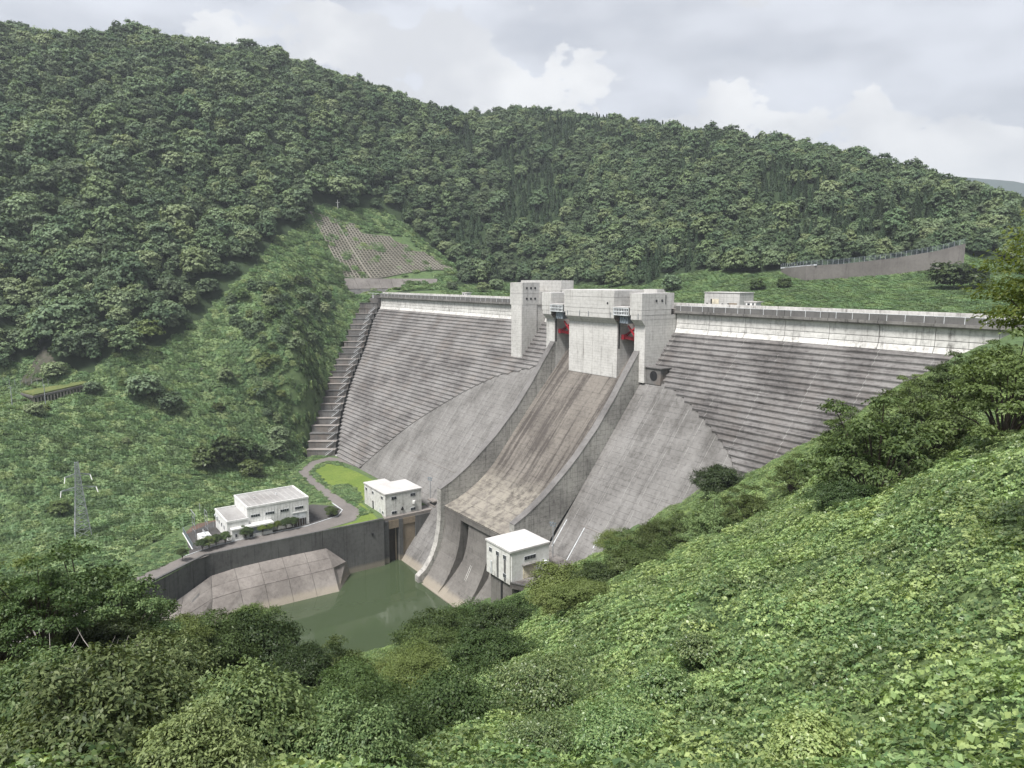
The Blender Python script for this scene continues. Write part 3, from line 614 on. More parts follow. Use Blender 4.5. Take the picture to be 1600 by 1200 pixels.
# ---------------------------------------------------------------- small buildings on the crest
ch = thing('crest_control_house', (-172, 17, 0), 'pale concrete control house with a shuttered doorway behind the dam crest', 'control house')
MB().box(-180, -164.2, 14, 22, -2, 4.7).build('wall', M_PALE, ch)
part('roof', M_ROOF, ch, b=(-180.2, -164, 13.8, 22.2, 4.7, 4.95)); part('shutter', M_SHUT, ch, b=(-176.3, -173.3, 13.86, 14, -.4, 2.4))
part('doorway', M_DARK, ch, b=(-177, -176.3, 13.88, 14, -.4, 2.4)); part('hatch', M_TAN, ch, b=(-168.6, -165.2, 13.88, 14, -.3, 1.1)); part('hatch', M_DARK, ch, b=(-169.3, -168.6, 13.88, 14, -.3, 1.0))
for x in (-178.6, -171.6): MB().tube([(x, 13.85, .4), (x, 14.05, .4)], .5, n=12).build('porthole', M_DARK, ch)
for nm, x, lb in (('crest_kiosk', -156.2, 'tiny white flat roofed kiosk on the crest right of the control house'), ('crest_kiosk', -346, 'tiny white flat roofed kiosk on the crest left of the tower')):
    k = thing(nm, (x, 11, -.5), lb, 'kiosk')
    MB().box(x - 2, x + 2, 9.7, 12.7, -1.5, 1.75).build('wall', M_WHITE, k); part('roof', M_ROOF, k, b=(x - 2.6, x + 2.6, 9.55, 13.2, 1.75, 2.1))
    part('window', M_GLASS, k, b=(x - 1.3, x - .3, 9.62, 9.7, .3, 1.4)); part('window', M_GLASS, k, b=(x + .7, x + 1.3, 9.62, 9.7, .5, 1.5))
# ---------------------------------------------------------------- left gate house above the intake facade
TZ = TERR_Z
lg = thing('outlet_gatehouse', (-270, -73, -86), 'white gate house with an L shaped flat roof left of the spillway', 'gatehouse')
poly = [(-280.6, -81), (-259.6, -81), (-259.6, -64.6), (-274.6, -64.6), (-274.6, -71.6), (-280.6, -71.6)]
MB().prism(poly, -86.3, -77.15, 'z').build('wall', M_STAINW, lg)
cx, cy = -269, -73.5
MB().prism([(x + (.3 if x > cx else -.3), y + (.3 if y > cy else -.3)) for x, y in poly], -77.1, -76.6, 'z').build('roof', M_ROOF, lg)
def window(parent, x0, x1, y0, y1, z0, z1, face, panes=2):
    """framed window with panes; face 'y' looks downstream, 'x' looks to the right bank"""
    d = .12
    if face == 'y':
        f = MB().box(x0, x1, y0 - d, y0, z0, z1).build('window', M_LGRAY, parent); wd = (x1 - x0 - .12) / panes
        for i in range(panes): MB().box(x0 + .1 + i * wd, x0 + i * wd + wd, y0 - d - .03, y0 - d + .04, z0 + .1, z1 - .1).build('pane', M_GLASS, f)
    else:
        f = MB().box(x0, x0 + d, y0, y1, z0, z1).build('window', M_LGRAY, parent); wd = (y1 - y0 - .12) / panes
        for i in range(panes): MB().box(x0 + d - .04, x0 + d + .03, y0 + .1 + i * wd, y0 + i * wd + wd, z0 + .1, z1 - .1).build('pane', M_GLASS, f)
for x in (-278.2, -271.6, -262.6): window(lg, x - .9, x + .9, -81, 0, -79.6, -78.3, 'y')
window(lg, -262.8, -261.4, -81, 0, -85.6, -84.4, 'y')
for y in (-77.2, -68.6): window(lg, -259.6, 0, y - 1.2, y + 1.2, -79.6, -78.2, 'x'); window(lg, -259.6, 0, y - 1.2, y + 1.2, -85.7, -84.4, 'x')
for y in (-73.6,): MB().box(-259.55, -259.2, y - .5, y + .5, -84.6, -83.8).tube([(-259.2, y, -84.2), (-259.2, y, -83.2)], .3).build('vent_hood', M_DARK, lg)
MB().tube([(-259.2, -68.3, -82.7), (-259.2, -68.3, -81.6)], .6, n=10).build('vent_cowl', M_WHITE, lg)
MB().tube([(-271.8, -81.3, -82.6), (-271.3, -81.3, -82.6), (-271.3, -81.3, -85.8)], .22).build('exhaust_pipe', M_DARK, lg)
part('door', M_LGRAY, lg, b=(-265.8, -264.4, -81.1, -81, -86.2, -83.9))
# facade under it: two bays facing the pool
fc = thing('intake_facade', (-258, -72, -105), 'dark stained concrete facade with a rusty slot below the left gate house', 'wall')
MB().box(-282, -258.05, -82.9, -52, -87.5, -86.35).build('deck_slab', M_REV, fc)
MB().box(-266, -260, -83.2, -55, -107, -87.5).build('rear_wall', M_RET, fc)
for y0, y1 in ((-83.2, -80.7), (-76.1, -74.4), (-68.6, -55)):
    MB().box(-260, -257.6, y0, y1, -107, -87.5).build('pilaster', M_RET, fc)
for y0, y1, zb in ((-80.7, -76.1, -91.0), (-74.4, -68.6, -90.2)):
    MB().box(-259.4, -257.8, y0 + .02, y1 - .02, zb, -87.6).build('lintel_panel', M_TAN, fc)
MB().box(-259.95, -259.7, -80.65, -76.15, -107, -91).build('gate_recess', M_RUST, fc)
MB().box(-259.3, -258.2, -74.36, -68.64, -107, -90.3).build('stop_log_panel', M_TAN, fc)
for y in (-80.2, -76.9): MB().box(-259.6, -259.1, y - .2, y + .2, -107, -91).build('gate_guide', M_TAN, fc)
MB().box(-282, -280.9, -82, -70, -87.4, -86.2).build('deck_edge', M_REV, fc)
MB().box(-263, -256.5, -60, -55, -86.3, -84.9).box(-262, -257, -60.5, -56, -83.4, -82.9).build('side_ledge', M_REV, fc)
# ---------------------------------------------------------------- right gate house
rg = thing('outlet_gatehouse', (-174.5, -75.5, -80.7), 'white square gate house with a cream roller shutter right of the spillway', 'gatehouse')
part('wall', M_STAINW, rg, b=(-181.2, -168.4, -82.9, -82.5, -81.6, -71.5))
part('wall', M_WHITE, rg, b=(-181.2, -168, -82.45, -68.3, -81.6, -71.5))
part('roof', M_ROOF, rg, b=(-181.5, -167.7, -83.2, -68.0, -71.45, -70.9))
for x in (-178.8, -174.9, -171): window(rg, x - .85, x + .85, -82.9, 0, -74.4, -73.0, 'y')
window(rg, -171.9, -170.2, -82.9, 0, -80.2, -78.9, 'y')
for x in (-174.9, -171): MB().box(x - .5, x + .5, -82.97, -82.91, -81.4, -74.5).build('downpipe_stain_panel', M_RET, rg)
MB().tube([(-178.6, -83.2, -77.2), (-178.1, -83.2, -77.2), (-178.1, -83.2, -81)], .22).build('exhaust_pipe', M_LGRAY, rg)
window(rg, -168, 0, -77.9, -73.5, -74.9, -73.6, 'x', 4)
sh = part('roller_shutter', M_SHUT, rg, b=(-168, -167.9, -78.3, -73.4, -80.7, -76.3))
for k in range(10): MB().box(-167.9, -167.86, -78.2, -73.5, -80.6 + k * .43, -80.6 + k * .43 + .36).build('slat', M_SHUT, sh)
MB().box(-167.95, -166.9, -78.7, -73.0, -76.25, -75.95).build('canopy', M_CORN, rg)
MB().box(-167.95, -167.5, -70.6, -69.6, -80.7, -77.9).build('vent_box', M_DARK, rg)
MB().tube([(-167.3, -70.1, -77.6), (-167.3, -70.1, -76.5)], .65, n=10).build('vent_cowl', M_LGRAY, rg)
rp = thing('gatehouse_platform', (-168, -70, -81), 'stained concrete apron with a low curb in front of the right gate house', 'platform')
MB().prism([(-182, -68.2), (-167.9, -68.2), (-167.9, -83.2), (-155, -76), (-150, -66), (-158, -58), (-182, -58)], -82.4, -80.75, 'z').build('deck_slab', M_PLAT, rp)
MB().bar((-167.7, -83.1, -80.5), (-155, -75.9, -80.5), .4).build('curb', M_COPE, rp)
MB().bar((-167.6, -68.0, -80.72), (-152, -68.4, -80.72), .3).build('drain_channel', M_RET, rp)
MB().box(-180.2, -168.6, -82.0, -68, -108, -82.45).build('support_pier', M_TOE, rp)
MB().box(-174.3, -173.5, -82.25, -81.9, -108, -82.4).build('pier_slot', M_DARK, rp)
MB().box(-183.6, -180.3, -80, -76, -108, -95).build('pier_foot', M_TAN, rp)
def floodmast(x, y, z0, z1, lb):
    t = thing('floodlight_mast', (x, y, z0), lb, 'light mast')
    MB().tube([(x, y, z0), (x, y, z1)], .16).build('pole', M_STEEL, t)
    MB().bar((x - .9, y - .5, z1), (x + .9, y + .5, z1), .16).bar((x - .7, y - .4, z1 - .9), (x + .7, y + .4, z1 - .9), .14).build('crossarm', M_STEEL, t)
    for k, dz in ((-.8, .25), (0, .35), (.8, .25), (-.6, -.6), (.6, -.6)):
        MB().box(x + k - .22, x + k + .22, y + k * .5 - .3, y + k * .5 + .1, z1 + dz - .2, z1 + dz + .2).build('lamp', M_FENCE, t)
floodmast(-262, -59, -86, -74.2, 'floodlight mast rising behind the left gate house against the smooth dam face')
floodmast(-176.5, -60, -81, -69.3, 'floodlight mast rising behind the right gate house beside the chute wall')
# ---------------------------------------------------------------- retaining wall of the terrace and the concrete bank under it
rw = thing('retaining_wall', (-257, -120, -106), 'long dark grey retaining wall below the powerhouse road, bending away at its left end', 'retaining wall')
WP = [(-256.6, -83.3), (-257, -151), (-237.5, -177.5), (-214, -209)]
def along(P, step_):
    o = []
    for (ax, ay), (bx, by) in zip(P, P[1:]):
        n = max(1, round(math.hypot(bx - ax, by - ay) / step_))
        o += [(ax + (bx - ax) * i / n, ay + (by - ay) * i / n) for i in range(n)]
    return o + [P[-1]]
wp = along(WP, 8.0)
for a, b in zip(wp, wp[1:]):
    d = Vector((b[0] - a[0], b[1] - a[1], 0)); nrm = Vector((-d.y, d.x, 0)).normalized(); g = d.normalized() * .03
    p0, p1 = Vector((*a, 0)) + g, Vector((*b, 0)) - g; q0, q1 = p0 - nrm * .9, p1 - nrm * .9
    if (q0 - Vector((-300, -120, 0))).length > (p0 - Vector((-300, -120, 0))).length: q0, q1 = p0 + nrm * .9, p1 + nrm * .9
    MB().prism([(p0.x, p0.y), (p1.x, p1.y), (q1.x, q1.y), (q0.x, q0.y)], -107, -85.5, 'z').build('wall_panel', M_RET, rw)
MB().box(-256.55, -256.3, -88.7, -87.9, -91.6, -90.6).build('drain_hole', M_DARK, rw)
rv = thing('revetment', (-250, -128, -106), 'two tier sloping concrete bank of pale slabs between the retaining wall and the green pool', 'revetment')
TOPL = [(-256.4, -107.5, -92.6), (-256.4, -116, -92.4), (-256.4, -124.5, -92.3), (-256.4, -133, -92.3), (-256.4, -141.5, -92.5), (-256.0, -149.5, -93.2), (-248.5, -160, -95.0), (-241, -170, -96.4)]
MID = [(-249.8, -107.5, -98.3), (-249.6, -116, -98.3), (-249.6, -124.5, -98.3), (-249.7, -133, -98.3), (-249.8, -141.5, -98.4), (-248.8, -151, -98.6), (-240.5, -163, -99.2), (-233, -173, -99.6)]
BOT = [(-243.2, -107.8, -106), (-243.6, -116, -106), (-244, -124.5, -106), (-244.2, -133, -106), (-243.6, -141.5, -106), (-241, -154, -106), (-231, -166, -106), (-222, -177, -106)]
def slab(quad, name, mat, parent, th=.5):
    q = [Vector(p) for p in quad]; n = (q[1] - q[0]).cross(q[2] - q[0]).normalized()
    if n.z < 0: n = -n
    c = sum(q, Vector()) / len(q); q = [p + (c - p).normalized() * .10 for p in q]
    k = len(q); v = q + [p - n * th for p in q]
    return MB().add([tuple(p) for p in v], [tuple(range(k)), tuple(range(k, 2 * k))[::-1]] + [(i, (i + 1) % k, k + (i + 1) % k, k + i) for i in range(k)]).build(name, mat, parent)
MB().add(TOPL + MID + BOT, [(i, i + 1, 9 + i, 8 + i) for i in range(7)] + [(8 + i, 9 + i, 17 + i, 16 + i) for i in range(7)]).build('joint_bed', M_STAIR, rv).location.z -= .22
mixp = lambda a, b, t: tuple(a[i] * (1 - t) + b[i] * t for i in range(3))
for i in range(7):
    for t0, t1 in ((0, .5), (.5, 1)):
        slab([mixp(TOPL[i], MID[i], t0), mixp(TOPL[i + 1], MID[i + 1], t0), mixp(TOPL[i + 1], MID[i + 1], t1), mixp(TOPL[i], MID[i], t1)], 'bank_slab', M_REV, rv)
    m0, m1 = (MID[i][0] + .35, MID[i][1], MID[i][2] + .12), (MID[i + 1][0] + .35, MID[i + 1][1], MID[i + 1][2] + .12)
    slab([m0, m1, BOT[i + 1], BOT[i]], 'bank_slab', M_REV, rv, .7)
slab([TOPL[0], MID[0], (-254.5, -100.5, -99)], 'bank_slab', M_REV, rv)
slab([MID[0], BOT[0], (-256.2, -98.2, -106), (-254.3, -100.3, -98.9)], 'bank_slab', M_REV, rv, .7)
# ---------------------------------------------------------------- powerhouse, its yard and substation
ph = thing('powerhouse', (-278, -122, -86), 'long white clad powerhouse with four windows, a garage door and a lower annex', 'powerhouse')
part('wall', M_WHITE, ph, b=(-287.8, -269.2, -132.8, -109.4, -86.2, -75.6))
for y in np.arange(-132.2, -110, 1.15): part('cladding_rib', M_WHITE, ph, b=(-269.2, -269.12, y, y + .12, -82.6, -75.7))
MB().box(-287.9, -269.05, -132.95, -132.5, -75.6, -74.9).box(-287.9, -269.05, -109.7, -109.25, -75.6, -74.9).box(-287.9, -287.5, -132.5, -109.7, -75.6, -74.9).box(-269.45, -269.05, -132.5, -109.7, -75.6, -74.9).build('parapet', M_WHITE, ph)
rf = part('roof', M_ROOFG, ph, b=(-287.5, -269.45, -132.5, -109.7, -75.6, -75.5))
for y in np.arange(-130.5, -111, 2.3): part('roof_seam', M_ROOF, rf, b=(-287.2, -269.8, y, y + .12, -75.5, -75.44))
for y in (-131.6, -126.2, -120.6, -114.9): window(ph, -269.2, 0, y, y + 3.4, -79.3, -78.2, 'x', 4)
gd = part('garage_door', M_LGRAY, ph, b=(-269.2, -269.1, -115.6, -110.6, -86, -80.7))
part('lower_grille', M_RUST, gd, b=(-269.1, -269.0, -115.5, -110.7, -86, -83.2)); part('door_frame', M_WHITE, gd, b=(-269.12, -268.9, -115.9, -110.3, -80.7, -80.4))
for k in range(5): part('grille_bar', M_STEEL, gd, b=(-269.0, -268.93, -115.3 + k * 1.0, -115.15 + k * 1.0, -86, -83.2))
an = part('annex_wall', M_WHITE, ph, b=(-286, -267.6, -140.6, -132.85, -86.2, -79.2))
MB().box(-286.1, -267.4, -140.75, -140.3, -79.2, -78.5).box(-286.1, -285.7, -140.3, -132.9, -79.2, -78.5).box(-267.8, -267.4, -140.3, -132.9, -79.2, -78.5).build('annex_parapet', M_WHITE, ph)
part('annex_roof', M_ROOFG, ph, b=(-285.7, -267.8, -140.3, -132.9, -79.2, -79.1))
part('porch_roof', M_WHITE, ph, b=(-269.1, -265.6, -139.6, -124.2, -81.9, -81.3)); part('porch_wall', M_WHITE, ph, b=(-268.9, -266, -139.4, -135.4, -86.1, -81.95)); part('porch_glazing', M_BLUE, ph, b=(-268.9, -266.4, -131.8, -124.8, -84.6, -82.0))
part('porch_plinth', M_WHITE, ph, b=(-268.9, -266.3, -131.8, -124.6, -86.1, -84.65))
for x in (-283.8, -280.3, -276.4, -272.6): window(ph, x, x + 1.2, -140.6, 0, -82.8, -81.2, 'y')
for x in (-285.2, -282.2): MB().box(x, x + .7, -141.2, -140.6, -81.2, -80.4).build('air_vent', M_LGRAY, ph)
part('door', M_LGRAY, ph, b=(-270.6, -269.5, -140.68, -140.6, -86, -83.8)); window(ph, -266, 0, -138.4, -137.6, -84.6, -83.2, 'x', 1)
for y in (-127.5, -119): MB().tube([(-279, y, -74.9), (-279, y, -74.3)], .25).build('roof_vent', M_LGRAY, ph)
# substation behind a mesh fence
sf = thing('substation_fence', (-274, -148, -86), 'grey mesh fence round the small substation left of the powerhouse', 'fence')
FP = along([(-286, -141.5), (-286, -152.5), (-266, -153), (-265.3, -141.5)], 2.6)
for a, b in zip(FP, FP[1:]):
    MB().tube([(*a, -86), (*a, -83.6)], .06, n=5).build('fence_post', M_STEEL, sf)
    pm = MB().bar((*a, -83.7), (*b, -83.7), .07).bar((*a, -85.7), (*b, -85.7), .07)
    for k in range(1, 9):
        x, y = a[0] + (b[0] - a[0]) * k / 9, a[1] + (b[1] - a[1]) * k / 9; pm.bar((x, y, -85.7), (x, y, -83.7), .04)
    pm.build('mesh_panel', M_FENCE, sf)
MB().bar((-286, -152.6, -85.9), (-266, -153.1, -85.9), .35).build('fence_plinth', M_WHITE, sf)
tf = thing('transformer', (-272, -147, -86), 'low white transformer box inside the substation fence', 'transformer')
MB().box(-276, -269, -149.5, -145.5, -86, -83.8).build('tank', M_WHITE, tf); MB().box(-274.5, -270.5, -149, -146, -83.8, -83.2).build('cover', M_LGRAY, tf)
for x in (-275, -273, -271): MB().tube([(x, -147.5, -83.2), (x, -147.5, -82.2)], .16).build('bushing', M_LGRAY, tf)
gt = thing('gantry', (-281, -147, -86), 'grey steel line gantry standing in the substation behind the transformer', 'gantry')
for x, y in ((-283.5, -149.5), (-278.5, -149.5), (-283.5, -145), (-278.5, -145)): MB().bar((x, y, -86), (x + (.6 if x < -281 else -.6), y, -77.2), .18).build('leg', M_STEEL, gt)
for z in (-84, -81.5, -79, -77.2): MB().bar((-283.2, -149.5, z), (-278.8, -149.5, z), .14).bar((-283.2, -145, z), (-278.8, -145, z), .14).build('crossbar', M_STEEL, gt)
MB().bar((-285.5, -149.5, -77), (-276.5, -149.5, -77), .2).build('top_arm', M_STEEL, gt); MB().tube([(-281, -147, -77), (-281, -147, -73.8)], .1).build('lightning_rod', M_STEEL, gt)
# ---------------------------------------------------------------- lattice pylon on the valley side
px_, py_ = -303.5, -184.0; pz = float(far_h(np.array([px_]), np.array([py_]))[0]); H_ = 28.5
py = thing('power_pylon', (px_, py_, pz), 'tall grey steel lattice power pylon standing in the vines left of the powerhouse', 'pylon')
hw = lambda z: 2.2 * (1 - z / H_) ** 1.25 + .55
lv = [0, 3.4, 6.4, 9.2, 11.8, 14.2, 16.4, 18.4, 20.2, 21.8, 23.4, 25, 26.6, H_]
cs = [(-1, -1), (1, -1), (1, 1), (-1, 1)]
for sx, sy in cs:
    m = MB()
    for a, b in zip(lv, lv[1:]): m.bar((px_ + sx * hw(a), py_ + sy * hw(a), pz + a - (1 if a == 0 else 0)), (px_ + sx * hw(b), py_ + sy * hw(b), pz + b), .26)
    m.build('leg', M_STEEL, py)
for (s0, s1) in zip(cs, cs[1:] + cs[:1]):
    m = MB()
    for a, b in zip(lv, lv[1:]):
        P = lambda s, z: (px_ + s[0] * hw(z), py_ + s[1] * hw(z), pz + z)
        m.bar(P(s0, a), P(s1, b), .15).bar(P(s1, a), P(s0, b), .15).bar(P(s0, b), P(s1, b), .15)
    m.build('bracing', M_STEEL, py)
for z, wd in ((18.4, 5.6), (23.4, 4.0)):
    for s in (-1, 1):
        m = MB().bar((px_, py_ + s * .4, pz + z + 1), (px_ - 0, py_ + s * wd, pz + z), .3).bar((px_, py_ + s * .4, pz + z - .2), (px_, py_ + s * wd, pz + z), .2)
        for k in (.35, .7): m.bar((px_, py_ + s * wd * k, pz + z + .9 * (1 - k)), (px_, py_ + s * wd * k, pz + z - .1), .12)
        c = m.build('crossarm', M_STEEL, py)
        MB().tube([(px_, py_ + s * wd, pz + z), (px_ + 1.6, py_ + s * wd + s * .4, pz + z - 1.9)], .14, n=5).tube([(px_, py_ + s * wd, pz + z), (px_ - 1.6, py_ + s * wd + s * .2, pz + z - 1.9)], .14, n=5).build('insulator', M_WHITE, c)
# ---------------------------------------------------------------- lattice of concrete beams on the cut slope above the left end of the dam
def fz(x, y): return float(far_h(np.array([float(x)]), np.array([float(y)]))[0])
lt = thing('slope_lattice', (-480, 25, 30), 'grid of pale concrete beams holding the cut slope above the left end of the dam', 'slope lattice')
TLc, TRc, BRc, BLc = (-505, -20), (-497, 52), (-461, 70), (-470, -10)
def uv(u, v_): 
    a = [TLc[i] * (1 - u) + TRc[i] * u for i in (0, 1)]; b = [BLc[i] * (1 - u) + BRc[i] * u for i in (0, 1)]
    return a[0] * (1 - v_) + b[0] * v_, a[1] * (1 - v_) + b[1] * v_
NU, NV = 30, 24
gx = np.array([[uv(i / NU, j / NV) for j in range(NV + 1)] for i in range(NU + 1)])
gz = far_h(gx[..., 0], gx[..., 1]) + .75
def keep_node(i, j):
    u, v_ = i / NU, j / NV
    return u < .60 + .5 * v_ + .12 * vnoise(np.array(j * .9), np.array(3.3)) and not (v_ < .16 and u > .45)
def beam(nodes, wd):
    m = MB(); ok = False
    for (i, j), (k, l) in zip(nodes, nodes[1:]):
        if keep_node(i, j) and keep_node(k, l): m.bar((gx[i, j, 0], gx[i, j, 1], gz[i, j]), (gx[k, l, 0], gx[k, l, 1], gz[k, l]), wd); ok = True
    if ok: m.build('lattice_beam', M_LATT, lt)
for i in range(NU + 1): beam([(i, j) for j in range(NV + 1)], .95 if i == 7 else .5)
for j in range(NV + 1): beam([(i, j) for i in range(NU + 1)], .6)
bed = MB(); v = [(gx[i, j, 0], gx[i, j, 1], gz[i, j] - .45) for i in range(NU + 1) for j in range(NV + 1)]
bed.add(v, [(i * (NV + 1) + j, (i + 1) * (NV + 1) + j, (i + 1) * (NV + 1) + j + 1, i * (NV + 1) + j + 1) for i in range(NU) for j in range(NV) if keep_node(i, j) and keep_node(i + 1, j + 1)])
bed.build('slope_fill', M_FILL, lt)
# slope wall at its foot
sw = thing('slope_wall', (-460, 20, 4), 'sloping grey concrete wall between the beam lattice and the left end of the crest', 'slope wall')
A0, A1, B0, B1 = Vector((-468.5, -13, 10)), Vector((-451, 51, 9.6)), Vector((-461, -10, -1)), Vector((-440, 46, .2))
for k in range(8):
    t0, t1 = k / 8, (k + 1) / 8
    a, b, c, d = A0.lerp(A1, t0), A0.lerp(A1, t1), B0.lerp(B1, t1), B0.lerp(B1, t0)
    slab([a, b, b.lerp(c, .66), a.lerp(d, .66)], 'wall_slab', M_SWALL, sw, 3); slab([a.lerp(d, .68), b.lerp(c, .68), c, d], 'base_slab', M_RET, sw, 2)
# ---------------------------------------------------------------- long retaining wall with a fence on the far right, above the field
fw = thing('far_retaining_wall', (-205, 175, 10), 'long grey retaining wall with a fence on top, rising to the right beyond the green field', 'retaining wall')
BP = [(-251, 163, 11), (-238, 156, 9), (-228, 152, 7.5), (-214, 164, 8.5), (-196, 182, 11), (-182, 196, 13), (-173, 205, 16)]
HT = [15.5, 16.0, 16.5, 17.5, 20.5, 24, 27.5]
ff = thing('wall_fence', (-205, 175, 18), 'pale grey mesh fence of many posts along the top of the far retaining wall', 'fence')
for k in range(6):
    a, b = BP[k], BP[k + 1]
    MB().add([(a[0], a[1], a[2] - 2), (b[0], b[1], b[2] - 2), (b[0], b[1], HT[k + 1]), (a[0], a[1], HT[k]), (a[0] - .7, a[1] + .7, a[2] - 2), (b[0] - .7, b[1] + .7, b[2] - 2), (b[0] - .7, b[1] + .7, HT[k + 1]), (a[0] - .7, a[1] + .7, HT[k])], [(0, 1, 2, 3), (4, 7, 6, 5), (3, 2, 6, 7), (0, 4, 5, 1), (0, 3, 7, 4), (1, 5, 6, 2)]).build('wall_section', M_SWALL, fw)
    n = round(math.hypot(b[0] - a[0], b[1] - a[1]) / 2.6)
    for i in range(n):
        t = i / n; x, y, z = a[0] + (b[0] - a[0]) * t - .3, a[1] + (b[1] - a[1]) * t + .3, HT[k] + (HT[k + 1] - HT[k]) * t
        MB().bar((x, y, z - .1), (x, y, z + 2.6), .16).build('fence_post', M_STEEL, ff)
    m = MB()
    for dz in (.3, .9, 1.5, 2.1, 2.6): m.bar((a[0] - .3, a[1] + .3, HT[k] + dz), (b[0] - .3, b[1] + .3, HT[k + 1] + dz), .09)
    m.build('fence_rail', M_FENCE, ff)
MB().bar((-250.7, 162.6, 15.7), (-224, 154.6, 17.0), .7).build('wall_coping', M_LGRAY, fw)
part('site_hut', M_LGRAY, fw, b=(-176, -171, 196, 199, 13.5, 17))
# ---------------------------------------------------------------- rock shed gallery over the road on the left
G0, G1 = Vector((-392.5, -193.5, -49.2)), Vector((-399, -171, -46.2))          # road side corners
dirg = (G1 - G0).normalized(); bk = Vector((-dirg.y, dirg.x, 0)).normalized() * 13
if bk.x > 0: bk = -bk
ga = thing('rock_shed', tuple(G0), 'concrete rock shed with a grass covered roof and a row of pale columns', 'rock shed')
up = Vector((0, 0, 1))
L_ = (G1 - G0).length
for k in range(18):
    p = G0 + dirg * (L_ * k / 17); MB().bar(p - up * 1, p + up * 4.9, .62).build('column', M_LATT, ga)
for k in range(7):
    p = G0 + bk * (k / 6.3); MB().bar(p - up * 1 + bk * .02, p + up * 4.6, .55).build('column', M_LATT, ga)
def block(a, b, depth, z0, z1, name, mat):
    q = [a, b, b + depth, a + depth]; v = [tuple(p + up * z0) for p in q] + [tuple(p + up * z1) for p in q]
    return MB().add(v, [(0, 3, 2, 1), (4, 5, 6, 7), (0, 1, 5, 4), (1, 2, 6, 5), (2, 3, 7, 6), (3, 0, 4, 7)]).build(name, mat, ga)
block(G0 - dirg * .7 - bk * .05, G1 + dirg * .5 - bk * .05, bk * 1.25, 4.7, 5.6, 'roof_slab', M_STAIR)
block(G0 + bk * .98, G1 + bk * .98, bk * .08, -1, 4.7, 'rear_wall', M_DARK)
block(G0 - dirg * .2, G1 + dirg * .3, bk * 1.2, 5.62, 6.3, 'roof_turf', M_TURF)
block(G0 + dirg * .4 + bk * .15, G1, bk * .7, -.6, -.2, 'road_bed', M_ROAD)
structure(MB().add([(-386, -197, -48.9), (-389, -193.5, -48.8), (-404, -206, -48.2), (-412, -216, -48.4), (-404, -220, -49)], [(0, 1, 2, 3, 4)]).build('valley_road', M_ROAD))
for x, y, h, lb in ((-391.5, -202, 9.5, 'slim grey utility pole at the left mouth of the rock shed'), (-386, -189.5, 11.5, 'slim grey utility pole in front of the rock shed columns')):
    z = fz(x, y); t = thing('utility_pole', (x, y, z), lb, 'utility pole')
    MB().tube([(x, y, z - 1), (x, y, z + h)], .24, .15).build('pole', M_STEEL, t); MB().bar((x - .1, y - .8, z + h - .6), (x + .1, y + .8, z + h - .6), .14).build('crossarm', M_STEEL, t)
z = fz(-511, 3); t = thing('signal_mast', (-511, 3, z), 'thin white mast standing in the clearing above the beam lattice', 'mast')
MB().tube([(-511, 3, z), (-511, 3, z + 7)], .2).build('pole', M_WHITE, t); MB().bar((-511, 1.6, z + 5), (-511, 4.4, z + 5), .25).build('crossarm', M_WHITE, t)
t = thing('roadside_wall', (-405, -127, -41), 'short brownish concrete wall half hidden in the vines right of the rock shed', 'retaining wall')
for k in range(4):
    y0 = -137 + k * 5; MB().box(-406.2, -404.8, y0 + .04, y0 + 4.96, fz(-404, y0 + 2) - 2, -37.6 + .2 * (k % 2)).build('wall_panel', M_SWALL, t)
t = thing('rock_shed_fence', (-412, -197, -43), 'row of dark fence posts on the slope behind the rock shed', 'fence')
for k in range(9):
    x, y = -409 - k * 1.3, -187 - k * 2.2; zz = fz(x, y); MB().bar((x, y, zz - .5), (x, y, zz + 3.6), .22).build('fence_post', M_STEEL, t)
rk = MB(); ux = np.linspace(0, 1, 14)
vv = []
for i in ux:
    for j in ux:
        x, y = -410 - 18 * j - 4 * (1 - abs(2 * i - 1)), -200 + 15 * i + 6 * j
        vv.append((x, y, fz(x, y) + .9 + 1.2 * float(vnoise(np.array(i * 6.), np.array(j * 6.)))))
rk.add(vv, [(a * 14 + b, (a + 1) * 14 + b, (a + 1) * 14 + b + 1, a * 14 + b + 1) for a in range(13) for b in range(13) if abs(a - 6) + abs(b - 5) < 8])
structure(rk.build('rock_outcrop', M_ROCK, None, True))
